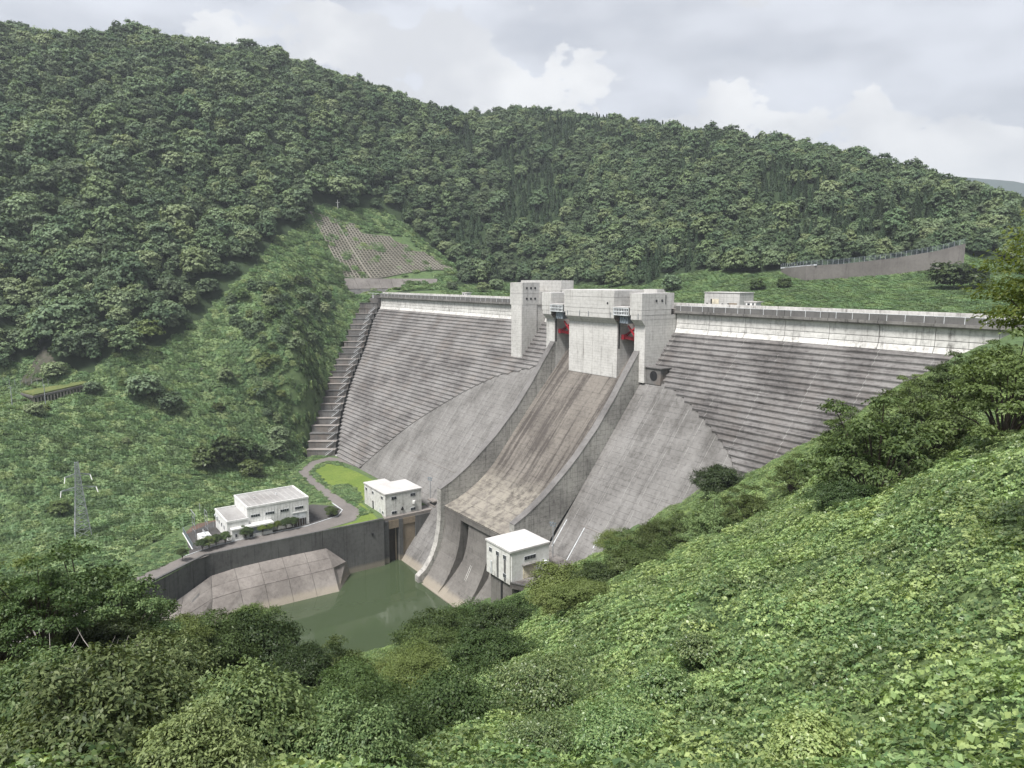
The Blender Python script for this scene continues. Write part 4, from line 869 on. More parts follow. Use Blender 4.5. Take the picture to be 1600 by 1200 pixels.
# ---------------------------------------------------------------- foliage meshes
def unit(v): return v / (np.linalg.norm(v, axis=-1, keepdims=True) + 1e-9)
def leaf_arrays(c, nrm, d, L, Wd, fold=.12):
    """one folded diamond leaf per row: centre, normal, direction, length, width"""
    d = unit(d - nrm * (d * nrm).sum(1, keepdims=True)); s = np.cross(nrm, d); L = np.asarray(L).reshape(-1, 1); Wd = np.asarray(Wd).reshape(-1, 1)
    v = np.stack([c - d * L / 2, c + s * Wd / 2 + nrm * L * fold, c + d * L / 2 - nrm * L * .06, c - s * Wd / 2 + nrm * L * fold], 1).reshape(-1, 3)
    return v, np.arange(len(v)).reshape(-1, 4)
def crown_mesh(name, mat, seed, lobes=16, clusters=26, leaves=46, R_=4.0, H=.75, lr=.42, cr=.5, leaf=.2, flat=.45, out=.55, droop=0.0, core=True, aspect=.55, low=-.25):
    """crown of lobes, each lobe a shell of leaf sprays; returns mesh and lobe centres for the limbs"""
    g = np.random.default_rng(seed)
    k = np.arange(lobes) + .5; ph = np.arccos(1 - (1 - low) * k / lobes); th = np.pi * (1 + 5 ** .5) * k + g.random()
    lc = np.stack([np.cos(th) * np.sin(ph), np.sin(th) * np.sin(ph), np.cos(ph) * H], 1) * R_ * (1 - lr * .75) * (.6 + .62 * g.random((lobes, 1)))
    C = []; N = []
    for i in range(lobes):
        n = unit(g.normal(size=(clusters, 3))); n[:, 2] = np.abs(n[:, 2]) * .9 - .15; n = unit(n)
        rad = R_ * lr * (.6 + .6 * g.random()) * (.62 + .62 * g.random((clusters, 1)) ** 2)
        C.append(lc[i] + n * rad * np.array([1, 1, .8])); N.append(unit(n + .6 * unit(lc[i])))
    C = np.concatenate(C); N = np.concatenate(N); m = len(C)
    off = g.normal(size=(m, leaves, 3)) * cr * .55 * np.array([1, 1, flat])
    off[..., 2] -= droop * np.hypot(off[..., 0], off[..., 1])
    P = (C[:, None] + off).reshape(-1, 3)
    nn = unit(out * np.repeat(N, leaves, 0) + np.array([0, 0, .45]) + g.normal(size=P.shape) * .38)
    dd = unit(off.reshape(-1, 3) + g.normal(size=P.shape) * .25 + np.array([0, 0, -.25]))
    L = leaf * (.65 + .7 * g.random(len(P)))
    v, f = leaf_arrays(P, nn, dd, L, L * aspect)
    return raw_mesh(name, v, f, mat), lc
def trunk_mesh(name, lc, base, r, seed, mat=None):
    """tapered trunk from base (local, below the crown centre) with a limb to every lobe"""
    g = random.Random(seed); m = MB(); b = Vector((0, 0, -base)); fork = Vector((g.uniform(-.2, .2), g.uniform(-.2, .2), -base * .28))
    mid = b.lerp(fork, .5) + Vector((g.uniform(-.12, .12), g.uniform(-.12, .12), 0)) * base * .15
    m.tube([b - Vector((0, 0, .6)), mid, fork], r, r * .62, 7)
    for c in lc:
        c = Vector(c); k = fork.lerp(c, .45) + Vector((0, 0, .12 * c.length)); m.tube([mid.lerp(fork, g.uniform(.55, 1)), k, c * .9, c * 1.0], r * .42, r * .06, 5)
    me = bpy.data.meshes.new(name); me.from_pydata(m.v, [], m.f); me.materials.append(mat or M_BARK); return me
def far_tree(name, mat, seed, lobes, R_, H, lr, q=40, leaf=.85, low=-.45):
    me, lc = crown_mesh(name, mat, seed, lobes, q, 2, R_, H, lr, .45, leaf, .8, 1.1, 0, aspect=.8, low=low)
    return me
def cedar_mesh(name, seed):
    g = np.random.default_rng(seed); n = 900; t = g.random(n) ** .85; a = g.random(n) * 6.283; r = (1 - t) * 2.9 * (.55 + .5 * g.random(n)) + .15
    P = np.stack([np.cos(a) * r, np.sin(a) * r, t * 15 - 4 - r * .25], 1); o = np.stack([np.cos(a), np.sin(a), 0 * a], 1)
    v, f = leaf_arrays(P, unit(o * .6 + [0, 0, .7] + g.normal(size=P.shape) * .25), unit(o + [0, 0, -.35]), 1.1 + .5 * g.random(n), .6 + .3 * g.random(n))
    return raw_mesh(name, v, f, L_CEDAR)
def patch_mesh(name, mat, seed, rad, n, leaf, h, tilt=.45, tri=True):
    g = np.random.default_rng(seed); a = g.random(n) * 6.283; r = rad * np.sqrt(g.random(n)); c = np.stack([np.cos(a) * r, np.sin(a) * r, h * g.random(n) ** .8], 1)
    up = unit(np.array([0, 0, 1.0]) + g.normal(size=c.shape) * tilt); az = g.random(n) * 6.283; V = []; F = []; o = 0
    for k in ((-1.9, 0, 1.9) if tri else (0,)):
        d = np.stack([np.cos(az + k), np.sin(az + k), np.full(n, -.25)], 1); L = leaf * (.7 + .6 * g.random(n))
        v, f = leaf_arrays(c + d * (L * .55)[:, None], unit(up + g.normal(size=c.shape) * .16), d, L, L * .82, .10); V.append(v); F.append(f + o); o += len(v)
    return raw_mesh(name, np.concatenate(V), np.concatenate(F), mat)
def scatter(name, pts, rots, scl, pid, protos):
    """one object: points that carry instances of the given meshes"""
    me = bpy.data.meshes.new(name); n = len(pts); me.vertices.add(n); me.vertices.foreach_set('co', np.ascontiguousarray(pts, np.float32).ravel())
    me.attributes.new('rot', 'FLOAT_VECTOR', 'POINT').data.foreach_set('vector', np.ascontiguousarray(rots, np.float32).ravel())
    me.attributes.new('scl', 'FLOAT', 'POINT').data.foreach_set('value', np.ascontiguousarray(scl, np.float32))
    me.attributes.new('pid', 'INT', 'POINT').data.foreach_set('value', np.ascontiguousarray(pid, np.int32))
    o = bpy.data.objects.new(name, me); COL.objects.link(o)
    ng = bpy.data.node_groups.new(name, 'GeometryNodeTree')
    ng.interface.new_socket('Geometry', in_out='INPUT', socket_type='NodeSocketGeometry'); ng.interface.new_socket('Geometry', in_out='OUTPUT', socket_type='NodeSocketGeometry')
    gi = ng.nodes.new('NodeGroupInput'); go = ng.nodes.new('NodeGroupOutput'); jn = ng.nodes.new('GeometryNodeJoinGeometry')
    def attr(nm, ty):
        a = ng.nodes.new('GeometryNodeInputNamedAttribute'); a.data_type = ty; a.inputs[0].default_value = nm; return a.outputs[0]
    for k, pm in enumerate(protos):
        po = bpy.data.objects.new(pm.name + '_source', pm)
        oi = ng.nodes.new('GeometryNodeObjectInfo'); oi.inputs['Object'].default_value = po; oi.inputs['As Instance'].default_value = True
        iop = ng.nodes.new('GeometryNodeInstanceOnPoints'); cmp_ = ng.nodes.new('FunctionNodeCompare'); cmp_.data_type = 'INT'; cmp_.operation = 'EQUAL'
        ng.links.new(attr('pid', 'INT'), cmp_.inputs[2]); cmp_.inputs[3].default_value = k
        ng.links.new(gi.outputs[0], iop.inputs['Points']); ng.links.new(cmp_.outputs[0], iop.inputs['Selection']); ng.links.new(oi.outputs['Geometry'], iop.inputs['Instance'])
        e = ng.nodes.new('FunctionNodeEulerToRotation'); ng.links.new(attr('rot', 'FLOAT_VECTOR'), e.inputs[0]); ng.links.new(e.outputs[0], iop.inputs['Rotation'])
        ng.links.new(attr('scl', 'FLOAT'), iop.inputs['Scale']); ng.links.new(iop.outputs[0], jn.inputs[0])
    ng.links.new(jn.outputs[0], go.inputs[0]); md = o.modifiers.new('scatter', 'NODES'); md.node_group = ng
    return o
G = np.random.default_rng(11)
def jitter(x0, x1, y0, y1, s):
    X, Y = np.meshgrid(np.arange(x0, x1, s), np.arange(y0, y1, s), indexing='ij'); X = X.ravel() + (G.random(X.size) - .5) * s * .9; Y = Y.ravel() + (G.random(Y.size) - .5) * s * .9
    return X, Y
def slope_rot(fn, X, Y, e=1.0, amt=1.0):
    dx = (fn(X + e, Y) - fn(X - e, Y)) / (2 * e) * amt; dy = (fn(X, Y + e) - fn(X, Y - e)) / (2 * e) * amt
    # XYZ euler that tips local z to the slope normal after a turn about the normal's upright is approximated by tilts in x and y
    return np.stack([np.arctan(dy), -np.arctan(dx), G.random(len(X)) * 6.283 * 0], 1)
def seen(fn, X, Y, Z, margin):
    """is the straight line from the overlook to the point free of terrain (with a margin)"""
    ok = np.ones(len(X), bool)
    for t in np.linspace(.25, .96, 20):
        h = fn(X * t, -200 + (Y + 200) * t); ok &= h < 10 + (Z - 10) * t + margin
    return ok
CAMP = np.array([0, -200, 10.])
def inframe(X, Y, m=0.0):
    a = np.degrees(np.arctan2(Y + 200, -X)); return (a > -1.5 - m) & (a < 71.5 + m)

# ---------------------------------------------------------------- far forest
PB = [far_tree('broadleaf_crown', L_FOREST, 21, 24, 4.6, 1.25, .34), far_tree('broadleaf_crown', L_FOREST, 22, 30, 4.8, 1.1, .30), far_tree('broadleaf_crown', L_FOREST, 23, 20, 4.2, 1.45, .38), far_tree('broadleaf_crown', L_FOREST2, 24, 28, 4.6, 1.15, .32), far_tree('broadleaf_crown', L_FOREST2, 25, 22, 4.3, 1.35, .36), cedar_mesh('cedar_crown', 26), cedar_mesh('cedar_crown', 27)]
X1, Y1 = jitter(-760, -330, -410, 60, 7.4); X2, Y2 = jitter(-760, -120, 30, 640, 6.6)
k1 = Y1 < 30 + 0 * X1; X, Y = np.r_[X1[k1], X2], np.r_[Y1[k1], Y2]
size = np.r_[np.full(k1.sum(), 1.25), np.full(len(X2), 1.0)] * (.70 + .55 * G.random(len(X)) ** 1.3 + .5 * (G.random(len(X)) > .88)) * (1 + .25 * fbm(X / 40, Y / 40, 2))
opn = np.minimum(polydist(OPEN1, X, Y), polydist(OPEN2, X, Y)) < 1.5 + 4 * fbm(X / 12, Y / 12, 2)
lat = inpoly([(-510, -24), (-512, 50), (-460, 76), (-430, 50), (-455, -15)], X, Y)
ok = ~opn & ~lat & inframe(X, Y, 13) & ~((X > -404) & (Y < 40)) & ~((X > np.interp(Y, BOUND_Y, BOUND_X) - 5) & (Y < 40)); X, Y, size = X[ok], Y[ok], size[ok]
Zt = far_h(X, Y); ok = (Zt > -80) & seen(far_h, X, Y, Zt + 8, 12); X, Y, Zt, size = X[ok], Y[ok], Zt[ok], size[ok]
ced = (vnoise(X / 55 + 9, Y / 55) > .74) & (Y > 90) | (vnoise(X / 25 + 3, Y / 25 + 8) > .86) & (Y > 30) | (Zt > 108) & (Y > 260) & (vnoise(X / 20, Y / 20) > .5)
pid = np.where(ced & (G.random(len(X)) < .72), 5 + (G.random(len(X)) > .5), G.integers(0, 5, len(X))); ced = pid >= 5
ced = ced | (inpoly([(-555,182),(-537,219),(-478,206),(-460,161),(-505,150)], X, Y) | inpoly([(-350,276),(-315,300),(-282,283),(-290,242),(-325,235)], X, Y)) & (G.random(len(X)) < .85); pid = np.where(ced & (pid < 5), 5 + (G.random(len(X)) > .5), pid)
size = np.where(ced, .62 + .3 * G.random(len(X)), size)
zc = Zt + np.where(ced, 3.5, 4.6) * size - .6
dist = np.hypot(X, Y + 200); big = np.argsort(dist / size + 1e6 * ~inframe(X, Y, -2))[:300]; msk = np.ones(len(X), bool); msk[big] = False
rz = np.stack([G.normal(size=len(X)) * .06, G.normal(size=len(X)) * .06, G.random(len(X)) * 6.283], 1)
tag(scatter('forest_canopy', np.stack([X, Y, zc], 1)[msk], rz[msk], size[msk], pid[msk], PB), 'dense mixed forest covering the upper and upstream parts of the far hills', 'forest', kind='stuff')
def single(name, me, loc, rz_, s, label, cat, group=None, mat=None):
    o = bpy.data.objects.new(name, me); o.location = loc; o.rotation_euler = rz_; o.scale = (s, s, s) if np.isscalar(s) else s; COL.objects.link(o)
    if mat: o.material_slots[0].link = 'OBJECT'; o.material_slots[0].material = mat
    return tag(o, label, cat, group)
def WHERE(i):
    a = math.degrees(math.atan2(Y[i] + 200, -X[i]))
    return ('in the forest at the left picture edge' if a < 9 else 'in the lower forest above the valley slope' if a < 17 else 'at the forest edge left of the vine clearing' if a < 24 else
            'in the forest round the top of the beam lattice' if a < 34 else 'in the forest right of the beam lattice' if a < 42 else 'in the forest behind the tower and gate house' if a < 51 else 'in the forest above the far retaining wall')
for i in big:
    c = pid[i] >= 5
    single('cedar_tree' if c else 'forest_tree', PB[pid[i]], (X[i], Y[i], zc[i]), rz[i], float(size[i]), ('dark pointed cedar ' if c else 'large crowned broadleaf tree ' if size[i] > 1.75 else 'pale crowned broadleaf tree ' if pid[i] > 2 else 'dark crowned broadleaf tree ') + WHERE(i), 'tree', 'cedars in the lower far forest' if c else 'trees in the front rows of the far forest')
# thicket left of the stepped abutment, and loose trees on the vine slope and field
THK = [(-440,-96),(-446,-60),(-456,-26),(-446,-26),(-434,-40),(-420,-53),(-401,-68),(-389,-77),(-378,-94),(-390,-100),(-402,-92),(-424,-98)]
tx, ty = jitter(-455, -365, -110, -10, 6.2); kk = inpoly(THK, tx, ty) & (G.random(len(tx)) < .85); tx, ty = tx[kk], ty[kk]; tz = far_h(tx, ty)
for x, y, z in zip(tx, ty, tz):
    s = .55 + .4 * random.Random(int(x * 7 + y)).random()
    single('thicket_tree', PB[int(G.integers(0, 5))], (x, y, z + 2.6 * s), (0, 0, G.random() * 6.28), float(s), 'small dark broadleaf tree in the thicket left of the stepped abutment', 'tree', 'thicket trees beside the stepped abutment', L_MID if G.random() < .3 else None)
LOOSE = [(-390,-148,1.9,'wide spreading tree right of the rock shed, above the vine slope',0),(-384,-138,1.35,'rounded tree just right of the wide spreading tree near the rock shed',0),(-415,-152,1.9,'large dark tree on the slope above the roadside wall',0),(-422,-140,1.5,'tree uphill to the right of the large dark tree above the roadside wall',0),(-398,-108,1.1,'small lone tree in the middle of the upper vine slope',0),(-396,-170,.9,'shrubby tree against the right end of the rock shed',0),(-352,-121,1.9,'biggest dark tree on the vine slope behind the powerhouse',1),(-357,-110,1.6,'dark tree leaning on the right side of the biggest slope tree',1),(-347,-131,1.5,'dark tree on the left side of the biggest slope tree',1),(-342,-112,1.2,'lower dark tree downhill from the biggest slope tree',1),(-377,-88,1.4,'tree above the bend of the access road',0),(-366,-92,1.3,'leafy tree right at the inner bend of the access road',0),(-360,-104,1.2,'tree halfway between the road bend and the biggest slope tree',0),(-362,-161,.45,'tiny bare looking bush alone on the left vine slope',0),(-413,-184,1.2,'dark tree on the rock above the rock shed roof',0),(-378,-194,.9,'grey green bush below the left mouth of the rock shed',0),(-430,-172,1.5,'tall tree uphill behind the rock shed fence',0),(-436,-196,1.5,'tree at the left picture edge above the rock outcrop',0),(-428,-206,1.3,'dark tree at the left picture edge beside the valley road',0),(-402,-68,1.15,'bushy tree above the thicket near the stepped abutment',0),(-322,-190,.8,'dark bush beside the foot of the power pylon',0),(-160,161,2.0,'large dark tree in front of the right end of the far retaining wall',1),(-153,168,1.5,'smaller dark tree beside the large one at the far wall end',1),(-239,126,.9,'round bush in the green field behind the control house',0),(-228,133,.8,'small bush right of the round one in the green field',0),(-290,116,1.4,'tree at the left end of the green field behind the gate house',0),(-340,118,1.6,'spreading tree behind the gate house roof',0),(-360,125,1.4,'tree between the tower and the gate house on the far shore',0),(-420,70,1.0,'tree on the shore left of the tower behind the crest',0),(-432,52,.9,'bush above the crest near the end of the slope wall',0),(-428,86,1.2,'dark tree on the shore just left of the tower',0)]
for x, y, s, lb, dk in LOOSE:
    k = abs(int(x * 3 + y)) % 5
    single('slope_tree', PB[k], (x, y, fz(x, y) + 3.2 * s), (0, 0, x), (float(s), float(s), float(s) * .8), lb, 'tree', None, L_DARK if dk else L_MID if k == 1 else None)
bx_, by_ = jitter(-440, -300, -205, -80, 9.5); kk = inpoly(OPEN1, bx_, by_) & (polydist(TERRACE, bx_, by_) > 7) & (G.random(len(bx_)) < .42) & (bx_ < np.interp(by_, BOUND_Y, BOUND_X) - 6); bx_, by_ = bx_[kk], by_[kk]; bz_ = far_h(bx_, by_)
for x, y, z in zip(bx_, by_, bz_):
    s = .26 + .34 * G.random() ** 1.5
    single('slope_bush', PB[int(G.integers(0, 5))], (x, y, z + 1.6 * s), (0, 0, G.random() * 6.28), (float(s * 1.2), float(s * 1.2), float(s)), 'low bush growing out of the vines on the valley slope', 'bush', 'bushes on the vine slope', (L_KUDFAR, L_MID, L_OLIVE)[int(G.integers(0, 3))])
# ---------------------------------------------------------------- vines and field cover
PK = [patch_mesh('vine_patch', L_KUDFAR, 31, 2.3, 120, .62, 1.0, .5), patch_mesh('vine_patch', L_KUDFAR, 32, 2.1, 110, .55, 1.3, .6), patch_mesh('vine_patch', L_KUDFAR, 33, 2.5, 120, .7, .8, .5)]
X, Y = jitter(-520, -262, -290, 75, 2.5); td = polydist(TERRACE, X, Y)
ok = inpoly(OPEN1, X, Y) & (td > 2.0) & inframe(X, Y, 13); X, Y = X[ok], Y[ok]
bx = np.interp(Y, BOUND_Y, BOUND_X) - 1.2; lat = inpoly([(-503, -18), (-495, 50), (-463, 66), (-438, 47), (-462, -11)], X, Y)
ok = ~((X > bx) & (Y > -77) & (Y < 12)) & (~lat | (vnoise(X / 4, Y / 4) > .70)); X, Y = X[ok], Y[ok]; Zt = far_h(X, Y); rs = slope_rot(far_h, X, Y, 1.5, .8); 
s = .75 + .6 * G.random(len(X)) + .35 * fbm(X / 11, Y / 11, 2)
tag(scatter('slope_vines', np.stack([X, Y, Zt - .1], 1), rs, s, G.integers(0, 3, len(X)), PK), 'blanket of climbing vines over the valley slope left of the dam', 'vines', kind='stuff')
PF_ = [patch_mesh('field_patch', L_FIELD, 35, 3.0, 120, .75, .7, .45), patch_mesh('field_patch', L_FIELD, 36, 2.8, 120, .8, .9, .5)]
X, Y = jitter(-330, -70, 60, 235, 3.4); ok = inpoly(OPEN2, X, Y); X, Y = X[ok], Y[ok]; Zt = far_h(X, Y)
X3, Y3 = jitter(-445, -330, 44, 125, 3.4); ok = inpoly(OPEN2, X3, Y3); X3, Y3 = X3[ok], Y3[ok]
X, Y = np.r_[X, X3], np.r_[Y, Y3]; Zt = far_h(X, Y)
wd_ = polydist([(-252,166),(-228,154),(-175,207),(-178,212),(-228,160)], X, Y); ok = (wd_ > 1.5) & ~inpoly([(-473,-17),(-452,57),(-436,52),(-458,-14)], X, Y); X, Y, Zt = X[ok], Y[ok], Zt[ok]
tag(scatter('field_cover', np.stack([X, Y, Zt], 1), slope_rot(far_h, X, Y, 2), .75 + .45 * G.random(len(X)), G.integers(0, 2, len(X)), PF_), 'rough green field of weeds on the bank upstream of the dam', 'field', kind='stuff')
# lawn blades and ivy at the lower part of the lawn
PG = [patch_mesh('ivy_patch', L_KUDFAR, 38, 1.2, 90, .3, .5, .4)]
X, Y = jitter(-312, -280, -90, -76, 1.2); ok = (polydist(LAWN, X, Y) < 1) & (Y + .25 * (X + 300) < -77 + 1.5 * fbm(X / 3, Y / 3, 2)); X, Y = X[ok], Y[ok]
tag(scatter('lawn_ivy', np.stack([X, Y, np.full(len(X), TERR_Z)], 1), np.stack([0 * X, 0 * X, X * 9], 1), .8 + .5 * G.random(len(X)), np.zeros(len(X)), PG), 'darker ivy along the lower edge of the bright lawn', 'ivy', kind='stuff')
X, Y = jitter(-392, -205, -214, -44, 1.7); td = polydist(TERRACE, X, Y)
road = inpoly(ROADL + ROADR[::-1], X, Y) | inpoly([(-259,-155),(-290,-155),(-296,-140),(-294,-98),(-281,-88),(-262,-94)], X, Y) | inpoly(LAWN, X, Y) | (Y > -62 + 0 * X) & (X > -262) | ((X > -283) & (Y > -84) & (X < -256)) | (Y > face_y(-86) - 3.5)
wall_ = polydist([(-256.6,-83),(-257,-151),(-237.5,-177.5),(-214,-209),(-214.5,-209.5)], X, Y)
ok = (td < -1) & ~road & ~((X > -266) & (Y > -160)) & (np.abs(wall_) > 3.5); X, Y = X[ok], Y[ok]
tag(scatter('terrace_weeds', np.stack([X, Y, np.full(len(X), TERR_Z)], 1), np.stack([0 * X, 0 * X, X * 9], 1), .6 + .5 * G.random(len(X)), np.zeros(len(X)), PG), 'low weeds covering the unpaved edges of the terrace', 'weeds', kind='stuff')
# near slope of kudzu
PN = [patch_mesh('kudzu_patch', L_KUDZU, 41 + i, .78, 90, .088 + .012 * i, .40, .48) for i in range(4)]
X, Y = jitter(-175, 42, -212, -22, .92); r = np.hypot(X, Y + 200); ok = (r > 10.5) & inframe(X, Y, 17) & (r < 235); X, Y, r = X[ok], Y[ok], r[ok]
wood = tps_eval(TN, X, Y) < -17 - 24 * np.clip((-60 - X) / 60, -1, 0) ; 
Zt = near_h(X, Y); ok = (Zt > -100) & (face_y(Zt) > Y + 1.0) & ~((X < -147) & (Y > -87)); X, Y, Zt, r = X[ok], Y[ok], Zt[ok], r[ok]
kud = scatter('kudzu', np.stack([X, Y, Zt + .12 * G.normal(size=len(X))], 1), slope_rot(near_h, X, Y, .6, .85), .85 + .55 * G.random(len(X)) * (1 + .3 * fbm(X / 5, Y / 5, 2)), G.integers(0, 4, len(X)), PN)
tag(kud, 'bright green kudzu carpet covering the near slope in front of the dam', 'vines', kind='stuff')
# ---------------------------------------------------------------- near trees
PT = {}
def proto(key, fn, base=9.0, r=.17):
    me, lc = fn; PT[key] = (me, trunk_mesh('trunk', lc, base, r, len(PT)), base)
proto('layer', crown_mesh('crown', L_MID, 51, 18, 30, 46, 4, .8, .36, .62, .21, .28, .5))
proto('dense', crown_mesh('crown', L_DARK, 52, 22, 30, 46, 4, .95, .36, .55, .21, .5, .75))
proto('fine', crown_mesh('crown', L_OLIVE, 53, 16, 34, 44, 4, .9, .40, .7, .16, .4, .45))
proto('droop', crown_mesh('crown', L_MID, 54, 20, 30, 44, 4, 1.0, .36, .6, .23, .4, .6, .35, aspect=.42))
proto('maple', crown_mesh('crown', L_MAPLE, 55, 26, 17, 36, 4, 1.15, .30, .75, .18, .22, .45, .1))
proto('frond', crown_mesh('crown', L_GRAYG, 56, 24, 26, 30, 2, .95, .32, .34, .135, .35, .5, .45, aspect=.44), 5.5, .09); proto('frond2', crown_mesh('crown', L_GRAYG, 57, 20, 28, 30, 2, .9, .36, .36, .15, .32, .45, .5, aspect=.42), 5.5, .09)
proto('big', crown_mesh('crown', L_MID, 58, 15, 26, 26, 2, .9, .44, .42, .20, .5, .6, aspect=.75, low=-.5), 4.5, .07)
proto('airy', crown_mesh('crown', L_MID, 59, 34, 13, 34, 4, 1.25, .24, .5, .22, .35, .5, .15, low=-.4))
proto('bushy', crown_mesh('crown', L_MID, 60, 13, 30, 30, 2, .95, .46, .5, .13, .5, .55, low=-.4), 4.5, .07)
def near_tree(key, x, y, cz, Rr, label, name='near_tree', mat=None, cat='tree', group=None):
    me, tk, base = PT[key]; R0 = 2.0 if key in ('frond', 'frond2', 'big', 'bushy') else 4.0; s = Rr / R0; gz_ = float(near_h(np.array([x]), np.array([y]))[0]) if x > -200 else TERR_Z
    root = thing(name, (x, y, gz_), label, cat, group)
    c = bpy.data.objects.new('crown', me); t = bpy.data.objects.new('trunk', tk)
    h = cz - gz_
    for o in (c, t): COL.objects.link(o); o.parent = root; o.location = (0, 0, h); o.rotation_euler = (0, 0, x * 3.7 + y)
    c.scale = (s, s, s); t.scale = (s, s, s)
    if mat: c.material_slots[0].link = 'OBJECT'; c.material_slots[0].material = mat
    return root
NEAR = [('airy',-19.6,-145.4,1.6,4.3,'large green tree at the right picture edge below the maple branches',L_MID),('maple',-8.0,-173.4,8.9,2.9,'bright yellow green maple whose branches reach in at the upper right',None),
('airy',-25.7,-150.3,-3.6,4.6,'broad olive tree standing alone on the kudzu slope',None),('airy',-27.3,-139.9,-2.9,4.0,'olive tree behind the broad one on the kudzu slope',L_OLIVE),('dense',-24.6,-156,-4.8,1.9,'ivy smothered dark stump at the foot of the broad slope tree',None),
('airy',-31.3,-126.4,-.6,3.0,'thin crowned tree with a visible bent trunk left of the large right edge tree',L_MID),('airy',-44.8,-105.1,-5.6,2.9,'small tree on the skyline of the slope against the stepped dam face',L_MID),('airy',-27.1,-130.1,1.9,2.3,'pale leafy crown below the right end of the crest wall',L_MID),('airy',-36,-118,-4.4,2.6,'low bush tree between the thin tree and the dam face',L_KUDZU),
('dense',-86.8,-90.1,-30.2,5.2,'round dark tree touching the foot of the right stepped face',None),('fine',-67.7,-126.4,-27.2,4.2,'olive green tree on the slope edge below the smooth face',None),('airy',-53.1,-133.6,-19.4,3.4,'pale grey green airy tree right of the olive tree',L_GRAYG),('fine',-96.4,-108.5,-41.0,4.2,'olive tree with a yellowing branch right of the gate house platform',None),('dense',-46.8,-153.4,-18.2,2.8,'dark dense tree at the kudzu edge below the olive tree',None),('dense',-82.1,-126.8,-39.6,3.6,'green tree in front of the gate house platform',L_MID),
('layer',-57.8,-152.2,-24.6,4.3,'wide tree on the bank left of the dark dense tree',L_MID),('dense',-85.7,-139.4,-42.8,4.6,'tall tree at the water edge below the right gate house',L_MID),('fine',-80.6,-149.6,-39.2,5.0,'grey green tree above the pool edge in the middle of the bank',L_MID),('droop',-61.2,-166.1,-27.6,4.0,'pale tree on the bank with the pool behind it',L_MID),('fine',-65.2,-167.8,-32.4,3.6,'feathery tree left of the pale bank tree, in front of the pool',None),('dense',-47.8,-167.2,-20.4,3.0,'dark leaved tree at the lower kudzu edge',None),('fine',-53.6,-177.3,-25.4,3.0,'olive brown feathery tree at the lower edge of the pool',None),('airy',-51.6,-180.8,-21.8,2.7,'olive bush between the feathery tree and the dark left crown',L_OLIVE),
('bushy',-26.1,-185.2,-9.3,2.2,'broad leaved shrub in the lower middle of the picture',L_MID),('bushy',-23.8,-181.7,-8.4,1.9,'yellow green bush right of the broad leaved shrub',L_KUDZU),('droop',-50.6,-188,-18.0,4.2,'dense dark crown in front of the left part of the pool',L_DARK),('droop',-49.2,-191,-15.2,3.0,'dark drooping crown left of the dense crown by the pool',L_DARK),('droop',-72.9,-182.5,-26,3.0,'tree top rising against the concrete bank',L_MID),
('airy',-40,-198.2,-7.4,3.6,'tall dark tree with two bare trunks at the left',L_MID),('airy',-44,-195.6,-10.6,2.8,'dark tree right of the tall tree with bare trunks',L_MID),('airy',-36,-201.6,-4.6,2.4,'tree top at the left picture edge',L_MID),('droop',-47.6,-193.3,-13.6,2.3,'leafy tree top in front of the road and the bank',L_MID),
('frond',-17,-199.3,.2,1.9,'pale compound leaved tree in the lower left corner',None),('frond2',-19.5,-195.6,-2.6,2.1,'compound leaved tree at the bottom edge left of the middle',None),('frond',-27.8,-196.7,-5.1,2.2,'compound leaved tree top behind the bottom left trees',None),('frond2',-23.5,-200.2,-2.2,1.8,'compound leaved tree at the left edge under the dead branches',None),('frond',-17.4,-193.2,-3.1,1.6,'compound leaved crown at the bottom edge left of the shrub',None),('frond2',-14.8,-197.8,.1,1.3,'nearest compound leaved crown at the bottom edge',None),('droop',-35.9,-197.8,-7.4,2.3,'dark crown behind the dead branches',L_DARK),('droop',-42.9,-186.5,-15.4,2.4,'dark crown below the dense crown by the pool',L_DARK),
('big',-18.4,-177.6,-5.4,.9,'vine covered bush in the lower right kudzu',L_KUDZU),('big',-17.5,-180.7,-5.6,1.1,'vine covered bush left of the other one in the kudzu',L_KUDZU),('big',-8.7,-185.4,-.9,.8,'leafy mound in the kudzu near the bottom edge',L_KUDZU),('bushy',-15.9,-184.8,-5.0,1.4,'wispy bush at the bottom edge of the kudzu',L_KUDZU),('layer',-40,-165.5,-14.6,2.2,'drooping tree on the kudzu edge under the wide bank tree',L_MID)]
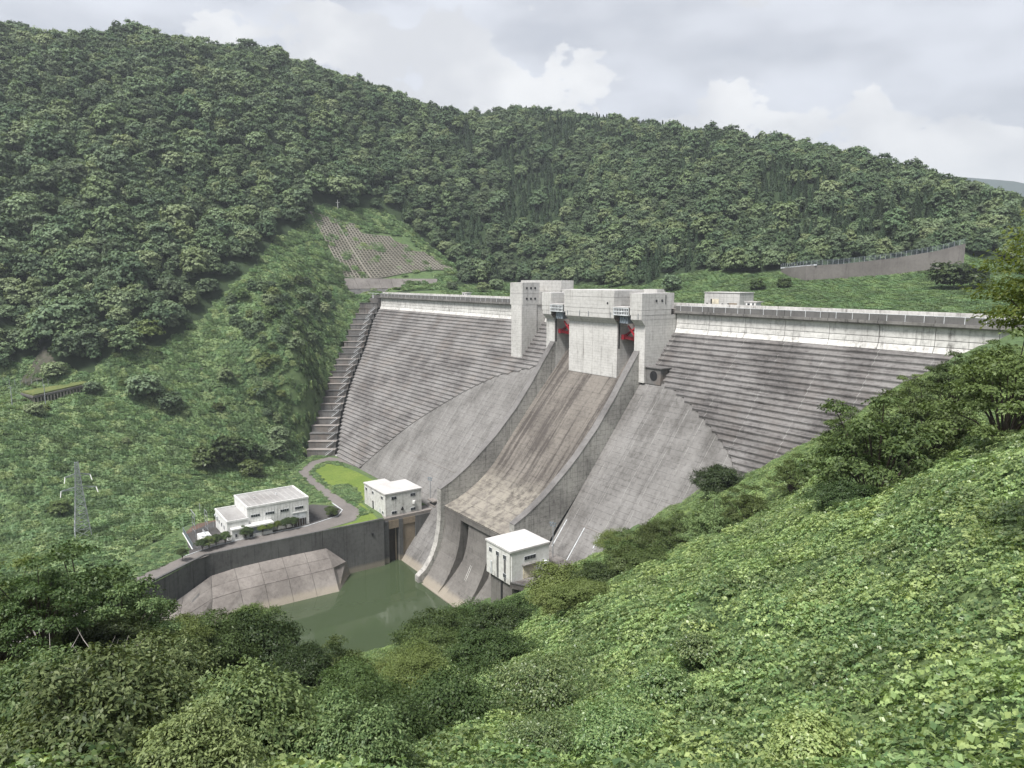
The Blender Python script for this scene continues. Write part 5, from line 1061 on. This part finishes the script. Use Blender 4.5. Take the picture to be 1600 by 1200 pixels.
NEAR += [('droop',-39,-184.5,-15.6,2.5,'green drooping tree below the feathery tree at the pool edge',L_MID),('fine',-43,-178.6,-18.4,2.6,'fine leaved tree between the olive bush and the kudzu',None),('dense',-36.9,-176,-14.8,2.4,'dense green tree where the kudzu slope meets the bank trees',L_MID),('bushy',-23.8,-189.4,-7.4,1.8,'dark bush at the bottom edge below the broad leaved shrub',L_MID),('droop',-50.7,-171.9,-22.2,3.0,'drooping green tree beside the pale bank tree',L_MID),('layer',-44.1,-163.8,-17.4,2.4,'layered tree at the upper end of the lower kudzu edge',L_MID),('dense',-48.6,-155.4,-19.2,2.5,'dark tree left of the dark dense tree at the kudzu edge',None),('bushy',-17.4,-186.5,-5.4,1.2,'small light bush at the bottom edge right of the middle',L_KUDZU),('airy',-60.5,-130.7,-24.2,3.4,'light airy tree between the olive green tree and the pale airy tree',L_MID),('airy',-47.2,-135.4,-15.6,2.7,'airy tree highest in the row along the kudzu edge',L_OLIVE),('airy',-70.9,-129.5,-30.4,3.9,'airy tree just below the olive green tree on the slope edge',L_MID),('layer',-44.3,-153.8,-16.2,2.1,'low tree right beside the dark dense tree at the kudzu edge',L_MID),('airy',-35.1,-137.1,-5.2,2.9,'pale see through tree behind the broad tree on the kudzu slope',L_OLIVE),('airy',-49,-124.5,-13.8,2.5,'small see through tree left of the broad tree toward the dam',L_OLIVE),('airy',-37.9,-197,-7.6,2.4,'airy tree in front of the bare trunks at the left',L_GRAYG),('droop',-50.5,-192,-15.2,2.3,'drooping tree top below the road at the left',None),('airy',-34,-200,-3.8,2.1,'see through tree top near the left picture edge',None)]
for a in NEAR: near_tree(a[0], a[1], a[2], a[3], a[4], a[5], 'bush' if ('bush' in a[5] or 'mound' in a[5] or 'shrub' in a[5]) else 'near_tree', a[6], 'bush' if ('bush' in a[5] or 'mound' in a[5] or 'shrub' in a[5]) else 'tree')
# small planted trees along the powerhouse
YT = [(-261.9,-150.6,1.5,'dark planted tree at the left corner of the substation fence'),(-262.8,-148.2,1.7,'dark planted tree second from the left by the substation fence'),(-263.6,-145.6,1.6,'dark planted tree third from the left by the substation fence'),(-264.6,-142.2,1.6,'planted tree at the right end of the substation fence'),(-265.6,-134.6,1.8,'green planted tree in front of the annex porch'),(-266,-128.4,1.3,'yellowing planted tree below the porch glazing'),(-266.5,-125.6,1.4,'yellowing planted tree right of the porch'),(-266.6,-122.6,1.3,'small yellowing planted tree left of the dark pair'),(-266.7,-119.4,1.6,'left one of the dark pair of planted trees by the garage door'),(-266.7,-116.8,1.6,'right one of the dark pair of planted trees by the garage door'),(-274.5,-98.6,1.6,'upper rounded shrub on the asphalt yard right of the powerhouse'),(-271.5,-98.8,1.7,'lower rounded shrub on the asphalt yard right of the powerhouse'),(-256.6,-158.2,1.4,'lone small tree on the verge at the bend of the retaining wall')]
for i, (x, y, rr, lb) in enumerate(YT): near_tree('dense', x, y, TERR_Z + (1.7 if 'shrub' in lb else 2.9), rr * 1.4, lb, 'planted_tree', L_MAPLE if 'yellow' in lb else L_MID, 'tree', 'planted trees along the powerhouse')
# dead bare branches among the lower left trees
db = thing('dead_tree', (-29, -199.5, -8), 'bare grey dead branches sticking out of the lower left trees', 'dead tree')
g_ = random.Random(5)
for k in range(7):
    p = Vector((-29 + g_.uniform(-.4, .4), -199.5 + g_.uniform(-.5, 1.4), -6.5)); d = Vector((g_.uniform(-.5, .5), g_.uniform(-.8, .9), .9)).normalized(); m = MB(); pts = [p]
    for s_ in range(5):
        d = (d + Vector((g_.uniform(-.4, .4), g_.uniform(-.5, .5), g_.uniform(-.2, .3)))).normalized(); pts.append(pts[-1] + d * .62)
        if s_ > 1: e = (d + Vector((g_.uniform(-1, 1), g_.uniform(-1, 1), .2))).normalized(); m.tube([pts[-1], pts[-1] + e * .5, pts[-1] + e * .9 + Vector((0, 0, .15))], .018, .006, 4)
    m.tube(pts, .05, .012, 5); m.build('branch', M_DEAD, db)
